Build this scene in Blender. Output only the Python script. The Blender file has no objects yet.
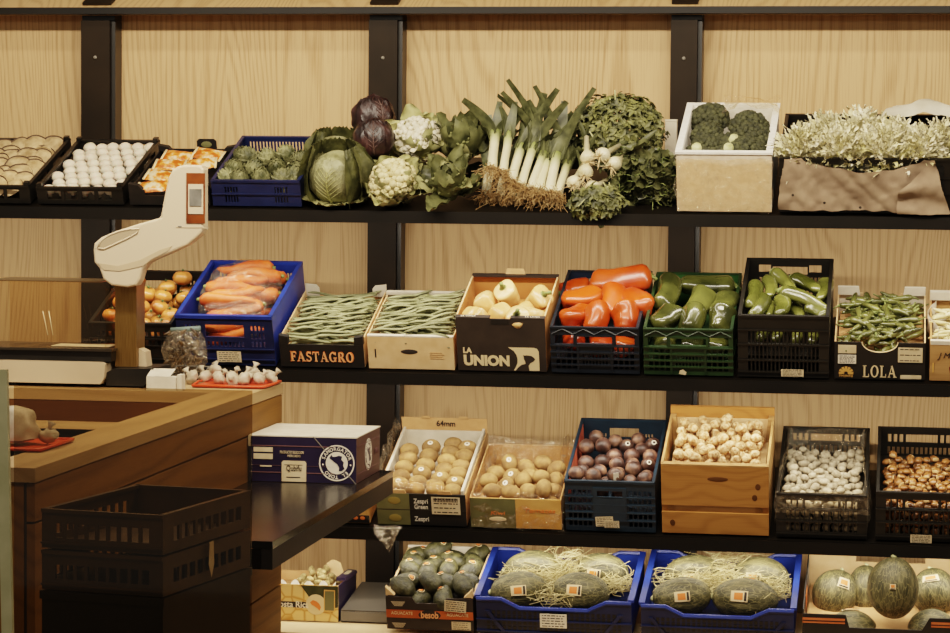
import bpy, math, random
import numpy as np
from mathutils import Vector, Matrix, noise, Euler
R = math.radians
rnd = random.Random(7)
C = bpy.context.scene.collection
PI = math.pi

# ------------------------------------------------------------------ camera
F_PX, W_PX, H_PX = 2550.0, 950, 633
EYE = Vector((0, -8.5, 1.85))
YAW, PITCH, ROLL = R(9.46), R(3.36), R(0.5)
CR = (Matrix.Rotation(YAW, 3, 'Z') @ Matrix.Rotation(PI/2 - PITCH, 3, 'X') @ Matrix.Rotation(ROLL, 3, 'Z'))
CRI = CR.inverted()
cam = bpy.data.cameras.new('camera'); co = bpy.data.objects.new('camera', cam); C.objects.link(co)
cam.sensor_width = 36; cam.lens = F_PX / W_PX * 36; cam.clip_start = .05; cam.clip_end = 60
co.matrix_world = Matrix.Translation(EYE) @ CR.to_4x4()
bpy.context.scene.camera = co

def ray(px, py):
    return (CR @ Vector(((px - W_PX/2) / F_PX, -(py - H_PX/2) / F_PX, -1))).normalized()
def at(px, py, Y):
    d = ray(px, py); return EYE + d * ((Y - EYE.y) / d.y)
def at_z(px, py, z):
    d = ray(px, py); return EYE + d * ((z - EYE.z) / d.z)
def at_x(px, py, x):
    d = ray(px, py); return EYE + d * ((x - EYE.x) / d.x)
def proj(p):
    c = CRI @ (Vector(p) - EYE); return (W_PX/2 + F_PX*c.x/-c.z, H_PX/2 - F_PX*c.y/-c.z)
def mpp(Y):                       # metres per pixel around that plane
    return (Y - EYE.y) / math.cos(YAW) / F_PX

# ------------------------------------------------------------------ materials
def lin(h):
    h = h.lstrip('#'); v = [int(h[i:i+2], 16)/255 for i in (0, 2, 4)]
    return tuple(((x/12.92) if x <= .04045 else ((x+.055)/1.055)**2.4) for x in v) + (1,)
MATS = {}
def mat(name, c1, c2=None, scale=8, rough=.5, bump=0, bscale=40, metal=0, coat=0, rand=0, stretch=(1,1,1),
        lo=.35, hi=.65, spec=.5, sss=0, grad=None, detail=4, c3=None, kind='noise'):
    m = bpy.data.materials.new(name); m.use_nodes = True
    nt = m.node_tree; N = nt.nodes; Lk = nt.links
    b = N['Principled BSDF']
    b.inputs['Roughness'].default_value = rough; b.inputs['Metallic'].default_value = metal
    b.inputs['Specular IOR Level'].default_value = spec
    b.inputs['Coat Weight'].default_value = coat; b.inputs['Coat Roughness'].default_value = .15
    if sss:
        b.inputs['Subsurface Weight'].default_value = sss; b.inputs['Subsurface Scale'].default_value = .01
    tc = N.new('ShaderNodeTexCoord'); oi = N.new('ShaderNodeObjectInfo')
    mp = N.new('ShaderNodeMapping'); mp.inputs['Scale'].default_value = stretch
    Lk.new(tc.outputs['Object'], mp.inputs['Vector'])
    sc_ = N.new('ShaderNodeMath'); sc_.operation = 'MULTIPLY'; sc_.inputs[1].default_value = 17.0
    Lk.new(oi.outputs['Random'], sc_.inputs[0])
    va = N.new('ShaderNodeVectorMath'); va.operation = 'ADD'
    Lk.new(mp.outputs[0], va.inputs[0]); Lk.new(sc_.outputs[0], va.inputs[1])
    col = None
    if c2:
        if kind == 'voronoi':
            n = N.new('ShaderNodeTexVoronoi'); n.feature = 'DISTANCE_TO_EDGE'
        else:
            n = N.new('ShaderNodeTexNoise'); n.inputs['Detail'].default_value = detail
        n.inputs['Scale'].default_value = scale
        Lk.new(va.outputs[0], n.inputs['Vector'])
        rp = N.new('ShaderNodeValToRGB')
        rp.color_ramp.elements[0].position = lo; rp.color_ramp.elements[0].color = lin(c1)
        rp.color_ramp.elements[1].position = hi; rp.color_ramp.elements[1].color = lin(c2)
        if c3:
            e = rp.color_ramp.elements.new((lo+hi)/2); e.color = lin(c3)
        Lk.new(n.outputs['Distance' if kind == 'voronoi' else 'Fac'], rp.inputs[0]); col = rp.outputs[0]
    if grad:                       # (axis, v0, v1, colour at v1)
        sx = N.new('ShaderNodeSeparateXYZ'); Lk.new(tc.outputs['Object'], sx.inputs[0])
        mr = N.new('ShaderNodeMapRange'); mr.inputs[1].default_value = grad[1]; mr.inputs[2].default_value = grad[2]
        Lk.new(sx.outputs[grad[0]], mr.inputs[0])
        mx = N.new('ShaderNodeMixRGB'); Lk.new(mr.outputs[0], mx.inputs[0])
        if col: Lk.new(col, mx.inputs[1])
        else: mx.inputs[1].default_value = lin(c1)
        mx.inputs[2].default_value = lin(grad[3]); col = mx.outputs[0]
    if rand:
        hs = N.new('ShaderNodeHueSaturation')
        mr2 = N.new('ShaderNodeMapRange'); mr2.inputs[3].default_value = 1-rand; mr2.inputs[4].default_value = 1+rand
        Lk.new(oi.outputs['Random'], mr2.inputs[0]); Lk.new(mr2.outputs[0], hs.inputs['Value'])
        if col: Lk.new(col, hs.inputs['Color'])
        else: hs.inputs['Color'].default_value = lin(c1)
        col = hs.outputs[0]
    if col: Lk.new(col, b.inputs['Base Color'])
    else: b.inputs['Base Color'].default_value = lin(c1)
    if bump:
        n2 = N.new('ShaderNodeTexNoise'); n2.inputs['Scale'].default_value = bscale; n2.inputs['Detail'].default_value = 5
        Lk.new(va.outputs[0], n2.inputs['Vector'])
        bp = N.new('ShaderNodeBump'); bp.inputs['Strength'].default_value = bump; bp.inputs['Distance'].default_value = .004
        Lk.new(n2.outputs['Fac'], bp.inputs['Height']); Lk.new(bp.outputs[0], b.inputs['Normal'])
    MATS[name] = m
    return m

def wood(name, light, dark, fx=55, amp=7, sx=2.2, sz=.55, rough=.55, axis='z', fine=.35, panel=0):
    """wood veneer: wavy growth lines that run along one axis"""
    m = bpy.data.materials.new(name); m.use_nodes = True
    nt = m.node_tree; N = nt.nodes; Lk = nt.links; b = N['Principled BSDF']
    b.inputs['Roughness'].default_value = rough; b.inputs['Specular IOR Level'].default_value = .3
    tc = N.new('ShaderNodeTexCoord'); sp = N.new('ShaderNodeSeparateXYZ'); Lk.new(tc.outputs['Object'], sp.inputs[0])
    def math_(op, a, bb):
        n = N.new('ShaderNodeMath'); n.operation = op
        for i, v in enumerate((a, bb)):
            if v is None: continue
            if isinstance(v, (int, float)): n.inputs[i].default_value = v
            else: Lk.new(v, n.inputs[i])
        return n.outputs[0]
    X, Y_, Z = sp.outputs
    if axis == 'z': along, a1, a2 = Z, X, Y_
    elif axis == 'y': along, a1, a2 = Y_, Z, X
    else: along, a1, a2 = X, Z, Y_
    across = math_('ADD', a1, math_('MULTIPLY', a2, .7))
    off = 0
    if panel:
        off = math_('MULTIPLY', math_('FLOOR', math_('DIVIDE', across, panel), None), 3.7)
    cb = N.new('ShaderNodeCombineXYZ')
    Lk.new(math_('MULTIPLY', across, sx), cb.inputs[0]); Lk.new(math_('ADD', math_('MULTIPLY', along, sz), off), cb.inputs[2])
    n1 = N.new('ShaderNodeTexNoise'); n1.inputs['Scale'].default_value = 1; n1.inputs['Detail'].default_value = 2
    n1.inputs['Roughness'].default_value = .4
    Lk.new(cb.outputs[0], n1.inputs['Vector'])
    ph = math_('ADD', math_('MULTIPLY', across, fx), math_('MULTIPLY', n1.outputs['Fac'], amp*6.283))
    s = math_('ADD', math_('MULTIPLY', math_('SINE', ph, None), .5), .5)
    s = math_('POWER', s, 2.5)
    cb2 = N.new('ShaderNodeCombineXYZ')
    Lk.new(math_('MULTIPLY', across, 260), cb2.inputs[0]); Lk.new(math_('MULTIPLY', along, 5), cb2.inputs[2])
    n2 = N.new('ShaderNodeTexNoise'); n2.inputs['Scale'].default_value = 1; n2.inputs['Detail'].default_value = 3
    Lk.new(cb2.outputs[0], n2.inputs['Vector'])
    f = math_('ADD', math_('MULTIPLY', s, .3), math_('MULTIPLY', math_('SUBTRACT', n2.outputs['Fac'], .5), fine*2))
    f = math_('ADD', f, math_('MULTIPLY', math_('SUBTRACT', n1.outputs['Fac'], .5), .3))
    rp = N.new('ShaderNodeValToRGB'); rp.color_ramp.elements[0].color = lin(light); rp.color_ramp.elements[1].color = lin(dark)
    rp.color_ramp.elements[0].position = 0; rp.color_ramp.elements[1].position = .72
    Lk.new(f, rp.inputs[0]); Lk.new(rp.outputs[0], b.inputs['Base Color'])
    return m

def film(name, tint='#ffffff', clear=.72, rough=.14):
    """thin wrinkled plastic: mostly see-through, with a sheen that catches light on its folds"""
    m = bpy.data.materials.new(name); m.use_nodes = True
    nt = m.node_tree; N = nt.nodes; Lk = nt.links
    for n in list(N):
        if n.type != 'OUTPUT_MATERIAL': N.remove(n)
    out = [n for n in N if n.type == 'OUTPUT_MATERIAL'][0]
    tr = N.new('ShaderNodeBsdfTransparent'); tr.inputs[0].default_value = lin(tint)
    gl = N.new('ShaderNodeBsdfGlossy'); gl.inputs['Roughness'].default_value = rough; gl.inputs[0].default_value = lin('#fff3df')
    df = N.new('ShaderNodeBsdfDiffuse'); df.inputs[0].default_value = lin('#d9ccb4')
    tc = N.new('ShaderNodeTexCoord'); n1 = N.new('ShaderNodeTexNoise'); n1.inputs['Scale'].default_value = 34; n1.inputs['Detail'].default_value = 3; n1.inputs['Distortion'].default_value = 2.2
    Lk.new(tc.outputs['Object'], n1.inputs['Vector'])
    bp = N.new('ShaderNodeBump'); bp.inputs['Strength'].default_value = 1; bp.inputs['Distance'].default_value = .012
    Lk.new(n1.outputs['Fac'], bp.inputs['Height']); Lk.new(bp.outputs[0], gl.inputs['Normal'])
    a = N.new('ShaderNodeMixShader'); a.inputs[0].default_value = .4
    Lk.new(gl.outputs[0], a.inputs[1]); Lk.new(df.outputs[0], a.inputs[2])
    mr = N.new('ShaderNodeMapRange'); mr.inputs[1].default_value = .42; mr.inputs[2].default_value = .68
    mr.inputs[3].default_value = (1-clear)*.35; mr.inputs[4].default_value = (1-clear)*1.9
    Lk.new(n1.outputs['Fac'], mr.inputs[0])
    mx = N.new('ShaderNodeMixShader'); Lk.new(mr.outputs[0], mx.inputs[0]); Lk.new(tr.outputs[0], mx.inputs[1]); Lk.new(a.outputs[0], mx.inputs[2])
    Lk.new(mx.outputs[0], out.inputs[0])
    return m
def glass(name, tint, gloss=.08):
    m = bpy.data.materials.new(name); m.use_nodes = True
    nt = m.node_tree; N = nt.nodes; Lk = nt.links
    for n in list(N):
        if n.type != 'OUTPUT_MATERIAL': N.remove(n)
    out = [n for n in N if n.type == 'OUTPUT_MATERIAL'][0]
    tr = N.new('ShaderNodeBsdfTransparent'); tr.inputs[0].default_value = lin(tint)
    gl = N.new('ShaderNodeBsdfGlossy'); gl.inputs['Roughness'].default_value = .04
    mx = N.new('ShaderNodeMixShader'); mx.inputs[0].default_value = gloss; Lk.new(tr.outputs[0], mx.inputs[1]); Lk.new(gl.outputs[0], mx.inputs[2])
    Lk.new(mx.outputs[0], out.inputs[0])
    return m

M_WALL = wood('oak_veneer', '#c3a074', '#8e6a40', fx=230, amp=34, sx=2.4, sz=.33, panel=1.0, fine=.62)
M_CANOPY = wood('oak_canopy', '#c3a074', '#8e6a40', axis='z', fx=230, amp=30)
M_COUNTER = wood('counter_oak', '#86602f', '#563918', axis='y', fx=70, sx=3)
M_COUNTERTOP = wood('counter_top_oak', '#ae926c', '#8c6f48', axis='y', fx=90, sx=3)
M_CTX = wood('counter_rail_oak', '#ae926c', '#8c6f48', axis='x', fx=90, sx=3)
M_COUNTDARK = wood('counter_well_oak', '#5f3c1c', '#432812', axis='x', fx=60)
M_PLANK = wood('crate_plank', '#ab7840', '#87582b', axis='x', fx=120, sx=6, sz=3)
M_PLANKL = wood('crate_plank_light', '#b08858', '#876036', axis='x', fx=120, sx=6, sz=3)
M_STEEL = mat('black_steel', '#0d0a06', '#130f09', rough=.45, scale=6, spec=.25)
M_POST = mat('post_steel', '#1b140b', '#241b10', rough=.5, scale=5, spec=.15)
M_BLACKP = mat('black_plastic', '#15130f', '#1d1a15', rough=.4, scale=10)
M_NAVYP = mat('dark_navy_plastic', '#151a22', '#1c222b', rough=.4, scale=10)
M_TEALP = mat('blue_black_plastic', '#1b2733', '#223240', rough=.42, scale=10)
M_BLUEP = mat('blue_plastic', '#1b2b72', '#243788', rough=.38, scale=10)
M_BLUED = mat('deep_blue_shade_plastic', '#161c3c', '#1d254a', rough=.4, scale=10)  # artichoke crate's own blue; also painted shade on other blue crate fronts
M_GREENP = mat('green_plastic', '#1c2e19', '#273c20', rough=.4, scale=10)
M_CARD = mat('kraft_card', '#b98e5d', '#c69c6a', rough=.85, scale=20, bump=.1)
M_CARDL = mat('light_card', '#cda878', '#d8b688', rough=.85, scale=20, bump=.1)
M_CARDW = mat('white_card', '#c6bba7', '#d3c8b5', rough=.8, scale=20)
M_BLACKC = mat('black_card', '#17130f', '#1e1914', rough=.55, scale=20)
M_BROWNC = mat('dark_brown_card', '#2b221b', '#332921', rough=.6, scale=20)
M_PURPLE = mat('dark_purple_card', '#1f1830', '#271f3a', rough=.4, scale=8)
M_PURPLES = mat('plum_card', '#4a3232', '#543a38', rough=.5, scale=8)
M_PURPLEL = mat('plum_line', '#6a4a4a', rough=.6)
M_INK = mat('dark_ink', '#2a221b', rough=.7)
M_CREAM = mat('cream_print', '#e0c79a', rough=.6)
M_GOLD = mat('gold_print', '#cf9d52', rough=.6)
M_ORANGEP = mat('orange_print', '#e07b3a', rough=.6)
M_ORANGEL = mat('pale_orange_print', '#eea873', rough=.6)
M_WHITEP = mat('white_print', '#e6dcc8', rough=.6)
M_TAG = mat('tag_paper', '#cdb68e', '#d8c4a0', rough=.8, scale=30)
M_OLIVEC = mat('olive_card', '#5c5936', '#6d6a43', rough=.6, scale=12)
M_MUSTARD = mat('mustard_card', '#c89550', '#d3a45e', rough=.6, scale=12)
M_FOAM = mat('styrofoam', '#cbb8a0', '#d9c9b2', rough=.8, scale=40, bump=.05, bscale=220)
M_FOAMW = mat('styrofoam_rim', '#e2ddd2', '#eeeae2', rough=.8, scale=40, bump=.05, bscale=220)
M_PAPER = mat('kraft_paper', '#86705a', '#9a846b', rough=.8, scale=15)
M_FILM = film('clear_film', '#fffaf0', clear=.78)
M_FILM2 = film('cloudy_film', '#f4ead8', clear=.62)
M_FILM3 = film('bag_film', '#fff4e2', clear=.86)
M_GLASS = glass('haze_tint_glass', '#ddd2be', .05)  # brown tint stands in for wood reflected in the pane
M_GLASSE = mat('glass_edge', '#c2c298', '#d4d2aa', rough=.25, scale=14)
M_ACRYL = glass('clear_acrylic', '#fbf4e8', .035)
M_SCALE = mat('scale_plastic', '#cfbb9f', rough=.42)
M_SCALEG = mat('scale_body', '#b5a083', '#c1ac8e', rough=.4, scale=3)
M_BRUSH = mat('brushed_column', '#8a6a3c', '#a9854e', rough=.28, metal=.8, scale=30, stretch=(20, 20, .4))  # brown streaks put the reflected wood into the metal's colour
M_RED = mat('red_tray', '#c4401c', '#d14d24', rough=.35, scale=8)
M_SCREEN = mat('screen_glass', '#59564f', '#85827a', rough=.12, scale=14)
M_SCREENR = mat('rust_panel', '#5f2a0e', '#7d3d14', rough=.35, scale=20)
M_GREY = mat('grey_sheet', '#6f6a60', '#7d776c', rough=.5, scale=6)
M_FLOOR = mat('floor_tile', '#7d6a52', '#8c775d', rough=.5, scale=3)
M_BASEW = mat('pale_base', '#c2a77c', '#cdb288', rough=.6, scale=8)

M_MUSHW = mat('white_mushroom', '#cdbfa8', '#decfb9', scale=30, rough=.65, rand=.05, sss=.1)
M_MUSHB = mat('flat_mushroom', '#8f744c', '#c2a67e', scale=25, rough=.7, rand=.1, stretch=(1, 1, 1))
M_GILL = mat('mushroom_gill', '#4d3a28', rough=.8)
M_ARTI = mat('artichoke_green', '#3c3f21', '#83815a', scale=20, rough=.6, rand=.14)
M_STEM = mat('pale_stem', '#9a9a68', '#b5b287', scale=20, rough=.6)
M_SAVOY = mat('savoy_green', '#6c6a46', '#9b9973', scale=25, rough=.5, bump=.7, bscale=70, rand=.05)
M_SAVOYD = mat('savoy_outer', '#33351c', '#5f5f38', scale=20, rough=.5, bump=.8, bscale=60)
M_REDCAB = mat('purple_cabbage', '#1b1211', '#4a322e', scale=18, rough=.38, c3='#2f1f1d', bump=.3, bscale=50)
M_CURD = mat('cauliflower_curd', '#b9aa7c', '#ddd0a6', scale=50, rough=.75, bump=.6, bscale=160)
M_CURDW = mat('white_curd', '#c9c0a6', '#e2d9c3', scale=50, rough=.75, bump=.6, bscale=160)
M_CLEAF = mat('cauliflower_leaf', '#66663f', '#a3a06f', scale=16, rough=.5, bump=.3, bscale=40)
M_CLEAFP = mat('pale_leaf', '#8f8d58', '#b9b584', scale=16, rough=.5, bump=.3, bscale=40)
M_DLEAF = mat('dark_leaf', '#3b3e25', '#72734a', scale=18, rough=.45, bump=.4, bscale=40)
M_ROMA = mat('romanesco', '#5c5f36', '#878754', scale=40, rough=.65, bump=.5, bscale=120)
M_BROC = mat('broccoli_green', '#282a18', '#48492c', scale=60, rough=.75, bump=.9, bscale=260, rand=.1)
M_BROCS = mat('broccoli_stem', '#a3a56b', '#c9c79a', scale=30, rough=.6)
M_LEEKW = mat('leek_shaft', '#c9c09c', '#d9d1b4', scale=30, rough=.4, stretch=(1, 1, .05), grad=(2, .11, .19, '#8f9a54'))
M_LEEKG = mat('leek_leaf', '#34371f', '#5f613f', scale=14, rough=.45, stretch=(3, 3, .3))
M_ROOT = mat('leek_root', '#a07b48', '#c9a877', scale=30, rough=.8)
M_ONION = mat('onion_bulb', '#c2b58e', '#d9cfb0', scale=20, rough=.35)
M_PARS = mat('parsley_green', '#33361c', '#7a7a47', scale=30, rough=.55)
M_SPIN = mat('spinach_green', '#343820', '#6c6d48', scale=22, rough=.42, bump=.3, bscale=60)
M_FRIS = mat('frisee_pale', '#cdc497', '#eee7cf', scale=16, rough=.55, c3='#dfd7b2', sss=0)
M_FRISG = mat('frisee_core', '#b3ab6e', '#d3cb9b', scale=16, rough=.55)
M_TOM = mat('tomato_orange', '#96542a', '#bd7a3e', scale=6, rough=.3, c3='#c07f3f', rand=.12)
M_TOMG = mat('tomato_calyx', '#4c5a2a', rough=.6)
M_CARROT = mat('carrot_orange', '#c1521f', '#dc7236', scale=18, rough=.5, rand=.1)
M_BEAN = mat('green_bean', '#62633f', '#8d8d68', scale=14, rough=.5, rand=.14)
M_YPEP = mat('cream_pepper', '#d3a263', '#e5bf86', scale=8, rough=.28, coat=.3, rand=.05)
M_RPEP = mat('red_pepper', '#9d330c', '#c5521c', scale=9, rough=.3, coat=.35, rand=.12)
M_GPEP = mat('green_pepper', '#2b2e16', '#56582c', scale=9, rough=.2, coat=.6, rand=.16)
M_LPEP = mat('long_pepper', '#3d4019', '#686a35', scale=9, rough=.22, coat=.5, rand=.16)
M_PADR = mat('small_pepper', '#3d401d', '#6a6b3a', scale=12, rough=.25, coat=.4, rand=.2)
M_PSTEM = mat('pepper_stem', '#5e6a30', '#79814a', scale=14, rough=.55)
M_KIWI = mat('kiwi_skin', '#7b5b34', '#ad8853', scale=26, rough=.75, bump=.3, bscale=300, rand=.07)
M_PASS = mat('passion_skin', '#33221d', '#8a6752', scale=24, rough=.42, c3='#533a32', rand=.25, bump=.2, bscale=60)
M_WALN = mat('walnut_shell', '#9b7040', '#dab888', scale=90, rough=.7, bump=1, bscale=140, rand=.14, lo=.38, hi=.6)
M_FIG = mat('floured_fig', '#887b63', '#c0b399', scale=40, rough=.85, bump=.6, bscale=90, rand=.1)
M_CHES = mat('chestnut_shell', '#57341a', '#9c6a3a', scale=20, rough=.25, rand=.25)
M_CHESB = mat('chestnut_base', '#b28c5c', rough=.7)
M_AVO = mat('avocado_skin', '#222210', '#4f4c2d', scale=50, rough=.5, bump=.8, bscale=170, rand=.12)
M_MELON = mat('melon_rind', '#3a3822', '#6a6342', scale=16, rough=.55, c3='#4e4a30', stretch=(3, 3, .8), bump=.4, bscale=60, rand=.1)
def netting(m, col_, sx, sz, w):
    nt = m.node_tree; N = nt.nodes; Lk = nt.links; b = N['Principled BSDF']
    tc = N.new('ShaderNodeTexCoord'); mp = N.new('ShaderNodeMapping'); mp.inputs['Scale'].default_value = (sx, sx, sz)
    Lk.new(tc.outputs['Object'], mp.inputs['Vector'])
    nz = N.new('ShaderNodeTexNoise'); nz.inputs['Scale'].default_value = 1.2; Lk.new(mp.outputs[0], nz.inputs['Vector'])
    ad = N.new('ShaderNodeVectorMath'); ad.operation = 'ADD'; Lk.new(mp.outputs[0], ad.inputs[0]); Lk.new(nz.outputs['Color'], ad.inputs[1])
    v = N.new('ShaderNodeTexVoronoi'); v.feature = 'DISTANCE_TO_EDGE'; v.inputs['Scale'].default_value = 1; Lk.new(ad.outputs[0], v.inputs['Vector'])
    mr = N.new('ShaderNodeMapRange'); mr.inputs[1].default_value = w*.35; mr.inputs[2].default_value = w; mr.inputs[3].default_value = .55; mr.inputs[4].default_value = 0
    Lk.new(v.outputs['Distance'], mr.inputs[0])
    src = b.inputs['Base Color'].links[0].from_socket
    mx = N.new('ShaderNodeMixRGB'); Lk.new(mr.outputs[0], mx.inputs[0]); Lk.new(src, mx.inputs[1]); mx.inputs[2].default_value = lin(col_)
    Lk.new(mx.outputs[0], b.inputs['Base Color'])
netting(M_MELON, '#8f8558', 85, 26, .075)
M_STRAW = mat('straw', '#a4935f', '#cbbd8e', scale=20, rough=.8)
M_PACKET = mat('snack_packet', '#b3571f', '#d6c09a', scale=34, rough=.25, c3='#d98a3e', lo=.4, hi=.6)
M_NUTP = mat('pale_nut', '#7d6b40', '#b09b68', scale=30, rough=.7)
M_BAGD = mat('dried_dark', '#2b2218', '#6a5330', scale=30, rough=.35)
M_GARLIC = mat('garlic_skin', '#a2927a', '#c6b7a0', scale=24, rough=.5)
M_SPROUT = mat('pale_bean', '#c0b07c', '#dacd9f', scale=20, rough=.6)

# ------------------------------------------------------------------ geometry collector
I4 = Matrix.Identity(4)
def TR(x=0, y=0, z=0): return Matrix.Translation((x, y, z))
def RX(a): return Matrix.Rotation(a, 4, 'X')
def RY(a): return Matrix.Rotation(a, 4, 'Y')
def RZ(a): return Matrix.Rotation(a, 4, 'Z')
def SC(x, y, z): return Matrix.Diagonal((x, y, z, 1))

class G:
    def __init__(s): s.v = []; s.f = []
    def add(s, v, f, M=None):
        b = len(s.v)
        if M is not None: v = [M @ Vector(p) for p in v]
        s.v += [tuple(p) for p in v]; s.f += [tuple(b+i for i in q) for q in f]; return s
    def box(s, x0, x1, y0, y1, z0, z1, M=None):
        v = [(x0,y0,z0),(x1,y0,z0),(x1,y1,z0),(x0,y1,z0),(x0,y0,z1),(x1,y0,z1),(x1,y1,z1),(x0,y1,z1)]
        return s.add(v, [(0,3,2,1),(4,5,6,7),(0,1,5,4),(1,2,6,5),(2,3,7,6),(3,0,4,7)], M)
    def prism(s, poly, d0, d1, M=None):        # poly in (x,z), extruded along y
        n = len(poly)
        v = [(x, d0, z) for x, z in poly] + [(x, d1, z) for x, z in poly]
        f = [tuple(range(n)), tuple(range(2*n-1, n-1, -1))] + [(i, i+n, (i+1) % n+n, (i+1) % n) for i in range(n)]
        return s.add(v, f, M)
    def sweep(s, pts, rad, n=10, sec=None, flat=1.0, M=None, up=None):
        pts = [Vector(p) for p in pts]; m = len(pts); v = []; f = []
        t0 = (pts[1]-pts[0]).normalized()
        a = Vector(up) if up else (Vector((0,0,1)) if abs(t0.z) < .9 else Vector((1,0,0)))
        u = (a - t0*a.dot(t0)).normalized()
        for i, p in enumerate(pts):
            t = (pts[min(i+1, m-1)] - pts[max(i-1, 0)]).normalized()
            u = (u - t*u.dot(t)).normalized(); w = t.cross(u)
            for k in range(n):
                th = 2*PI*k/n; r = rad[i]*(sec(th, i/(m-1)) if sec else 1)
                v.append(p + w*(math.cos(th)*r) + u*(math.sin(th)*r*flat))
        for i in range(m-1):
            for k in range(n):
                f.append((i*n+k, i*n+(k+1) % n, (i+1)*n+(k+1) % n, (i+1)*n+k))
        v.append(pts[0]); v.append(pts[-1])
        for k in range(n):
            f.append((m*n, (k+1) % n, k)); f.append((m*n+1, (m-1)*n+k, (m-1)*n+(k+1) % n))
        return s.add(v, f, M)
    def tube(s, pts, r, n=5, M=None):
        return s.sweep(pts, [r]*len(pts), n, M=M)
    def ell(s, rx, ry, rz, nu=14, nv=9, fn=None, M=None):
        v = [(0,0,rz*(fn(0,0,1) if fn else 1))]; f = []
        for j in range(1, nv):
            ph = PI*j/nv
            for i in range(nu):
                th = 2*PI*i/nu
                d = (math.sin(ph)*math.cos(th), math.sin(ph)*math.sin(th), math.cos(ph))
                k = fn(*d) if fn else 1
                v.append((rx*d[0]*k, ry*d[1]*k, rz*d[2]*k))
        v.append((0,0,-rz*(fn(0,0,-1) if fn else 1)))
        for i in range(nu): f.append((0, 1+i, 1+(i+1) % nu))
        for j in range(nv-2):
            for i in range(nu):
                a = 1+j*nu; f.append((a+i, a+nu+i, a+nu+(i+1) % nu, a+(i+1) % nu))
        a = 1+(nv-2)*nu
        for i in range(nu): f.append((a+i, len(v)-1, a+(i+1) % nu))
        return s.add(v, f, M)
    def grid(s, fn, nu, nv, M=None):
        v = [fn(i/nu, j/nv) for j in range(nv+1) for i in range(nu+1)]
        f = [(j*(nu+1)+i, j*(nu+1)+i+1, (j+1)*(nu+1)+i+1, (j+1)*(nu+1)+i) for j in range(nv) for i in range(nu)]
        return s.add(v, f, M)
    def panel(s, w, h, t, holes, M):
        """upright slab centred on x, standing on z=0, thickness t along +y, with rectangular holes (x0,x1,z0,z1)"""
        xs = sorted({-w/2, w/2, *[max(-w/2, min(w/2, q)) for o in holes for q in o[:2]]})
        zs = sorted({0, h, *[max(0, min(h, q)) for o in holes for q in o[2:]]})
        for j in range(len(zs)-1):
            zc = (zs[j]+zs[j+1])/2; st = None
            for i in range(len(xs)-1):
                xc = (xs[i]+xs[i+1])/2
                hole = any(o[0] < xc < o[1] and o[2] < zc < o[3] for o in holes)
                if not hole and st is None: st = xs[i]
                if st is not None and (hole or i == len(xs)-2):
                    s.box(st, xs[i] if hole else xs[i+1], 0, t, zs[j], zs[j+1], M); st = None
        return s
    def mesh(s, name, m, smooth=True):
        me = bpy.data.meshes.new(name); me.from_pydata(s.v, [], s.f)
        if smooth: me.polygons.foreach_set('use_smooth', [True]*len(me.polygons))
        me.materials.append(m); me.update(); return me

def link(name, data, M=None, parent=None):
    o = bpy.data.objects.new(name, data); C.objects.link(o)
    if parent: o.parent = parent
    if M is not None: o.matrix_local = M
    return o
def tag(o, label, cat, group=None):
    o['label'] = label; o['category'] = cat
    if group: o['group'] = group
    return o
def proto(*parts):
    """(part name, collector, material, smooth, subparts, part label) -> list of meshes ready to be placed any number of times"""
    out = []
    for p in parts:
        p = tuple(p) + (True, (), None)[len(p)-3:] if len(p) < 6 else p
        out.append((p[0], p[1].mesh(p[0], p[2], p[3]), proto(*p[4]) if p[4] else [], p[5]))
    return out
def place(name, pr, M, label, cat, group=None):
    if len(pr) == 1 and not pr[0][2]:
        o = link(name, pr[0][1], M)
    else:
        o = link(name, None, M); o.empty_display_size = .02
        for pn, me, subs, pl in pr:
            c = link(pn, me, None, o)
            if pl: c['label'] = pl
            for sn, sm, _, sl in subs:
                d = link(sn, sm, None, c)
                if sl: d['label'] = sl
    return tag(o, label, cat, group)
def part(parent, name, g, m, smooth=False, M=None, label=None):
    o = link(name, g.mesh(name, m, smooth), M, parent)
    if label: o['label'] = label
    return o
def root(name, M, label, cat, group=None):
    o = link(name, None, M); o.empty_display_size = .05
    return tag(o, label, cat, group)
def struct(name, g, m, M=None, smooth=False):
    o = link(name, g.mesh(name, m, smooth), M); o['kind'] = 'structure'; return o

ORD = ['first', 'second', 'third', 'fourth', 'fifth', 'sixth', 'seventh', 'eighth', 'ninth', 'tenth', 'eleventh', 'twelfth']
def where(pts, nrows):
    """pts: (x right, y back). Says for each its row from the front and its place from the left."""
    idx = sorted(range(len(pts)), key=lambda i: pts[i][1]); n = len(pts); res = [None]*n
    per = math.ceil(n/nrows); rows = [idx[k:k+per] for k in range(0, n, per)]
    for r, row in enumerate(rows):
        row = sorted(row, key=lambda i: pts[i][0])
        rn = 'front row' if r == 0 else ('back row' if r == len(rows)-1 else ORD[r] + ' row from front')
        for k, i in enumerate(row):
            res[i] = rn + ', ' + ORD[k] + ' from left'
    return res

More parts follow.
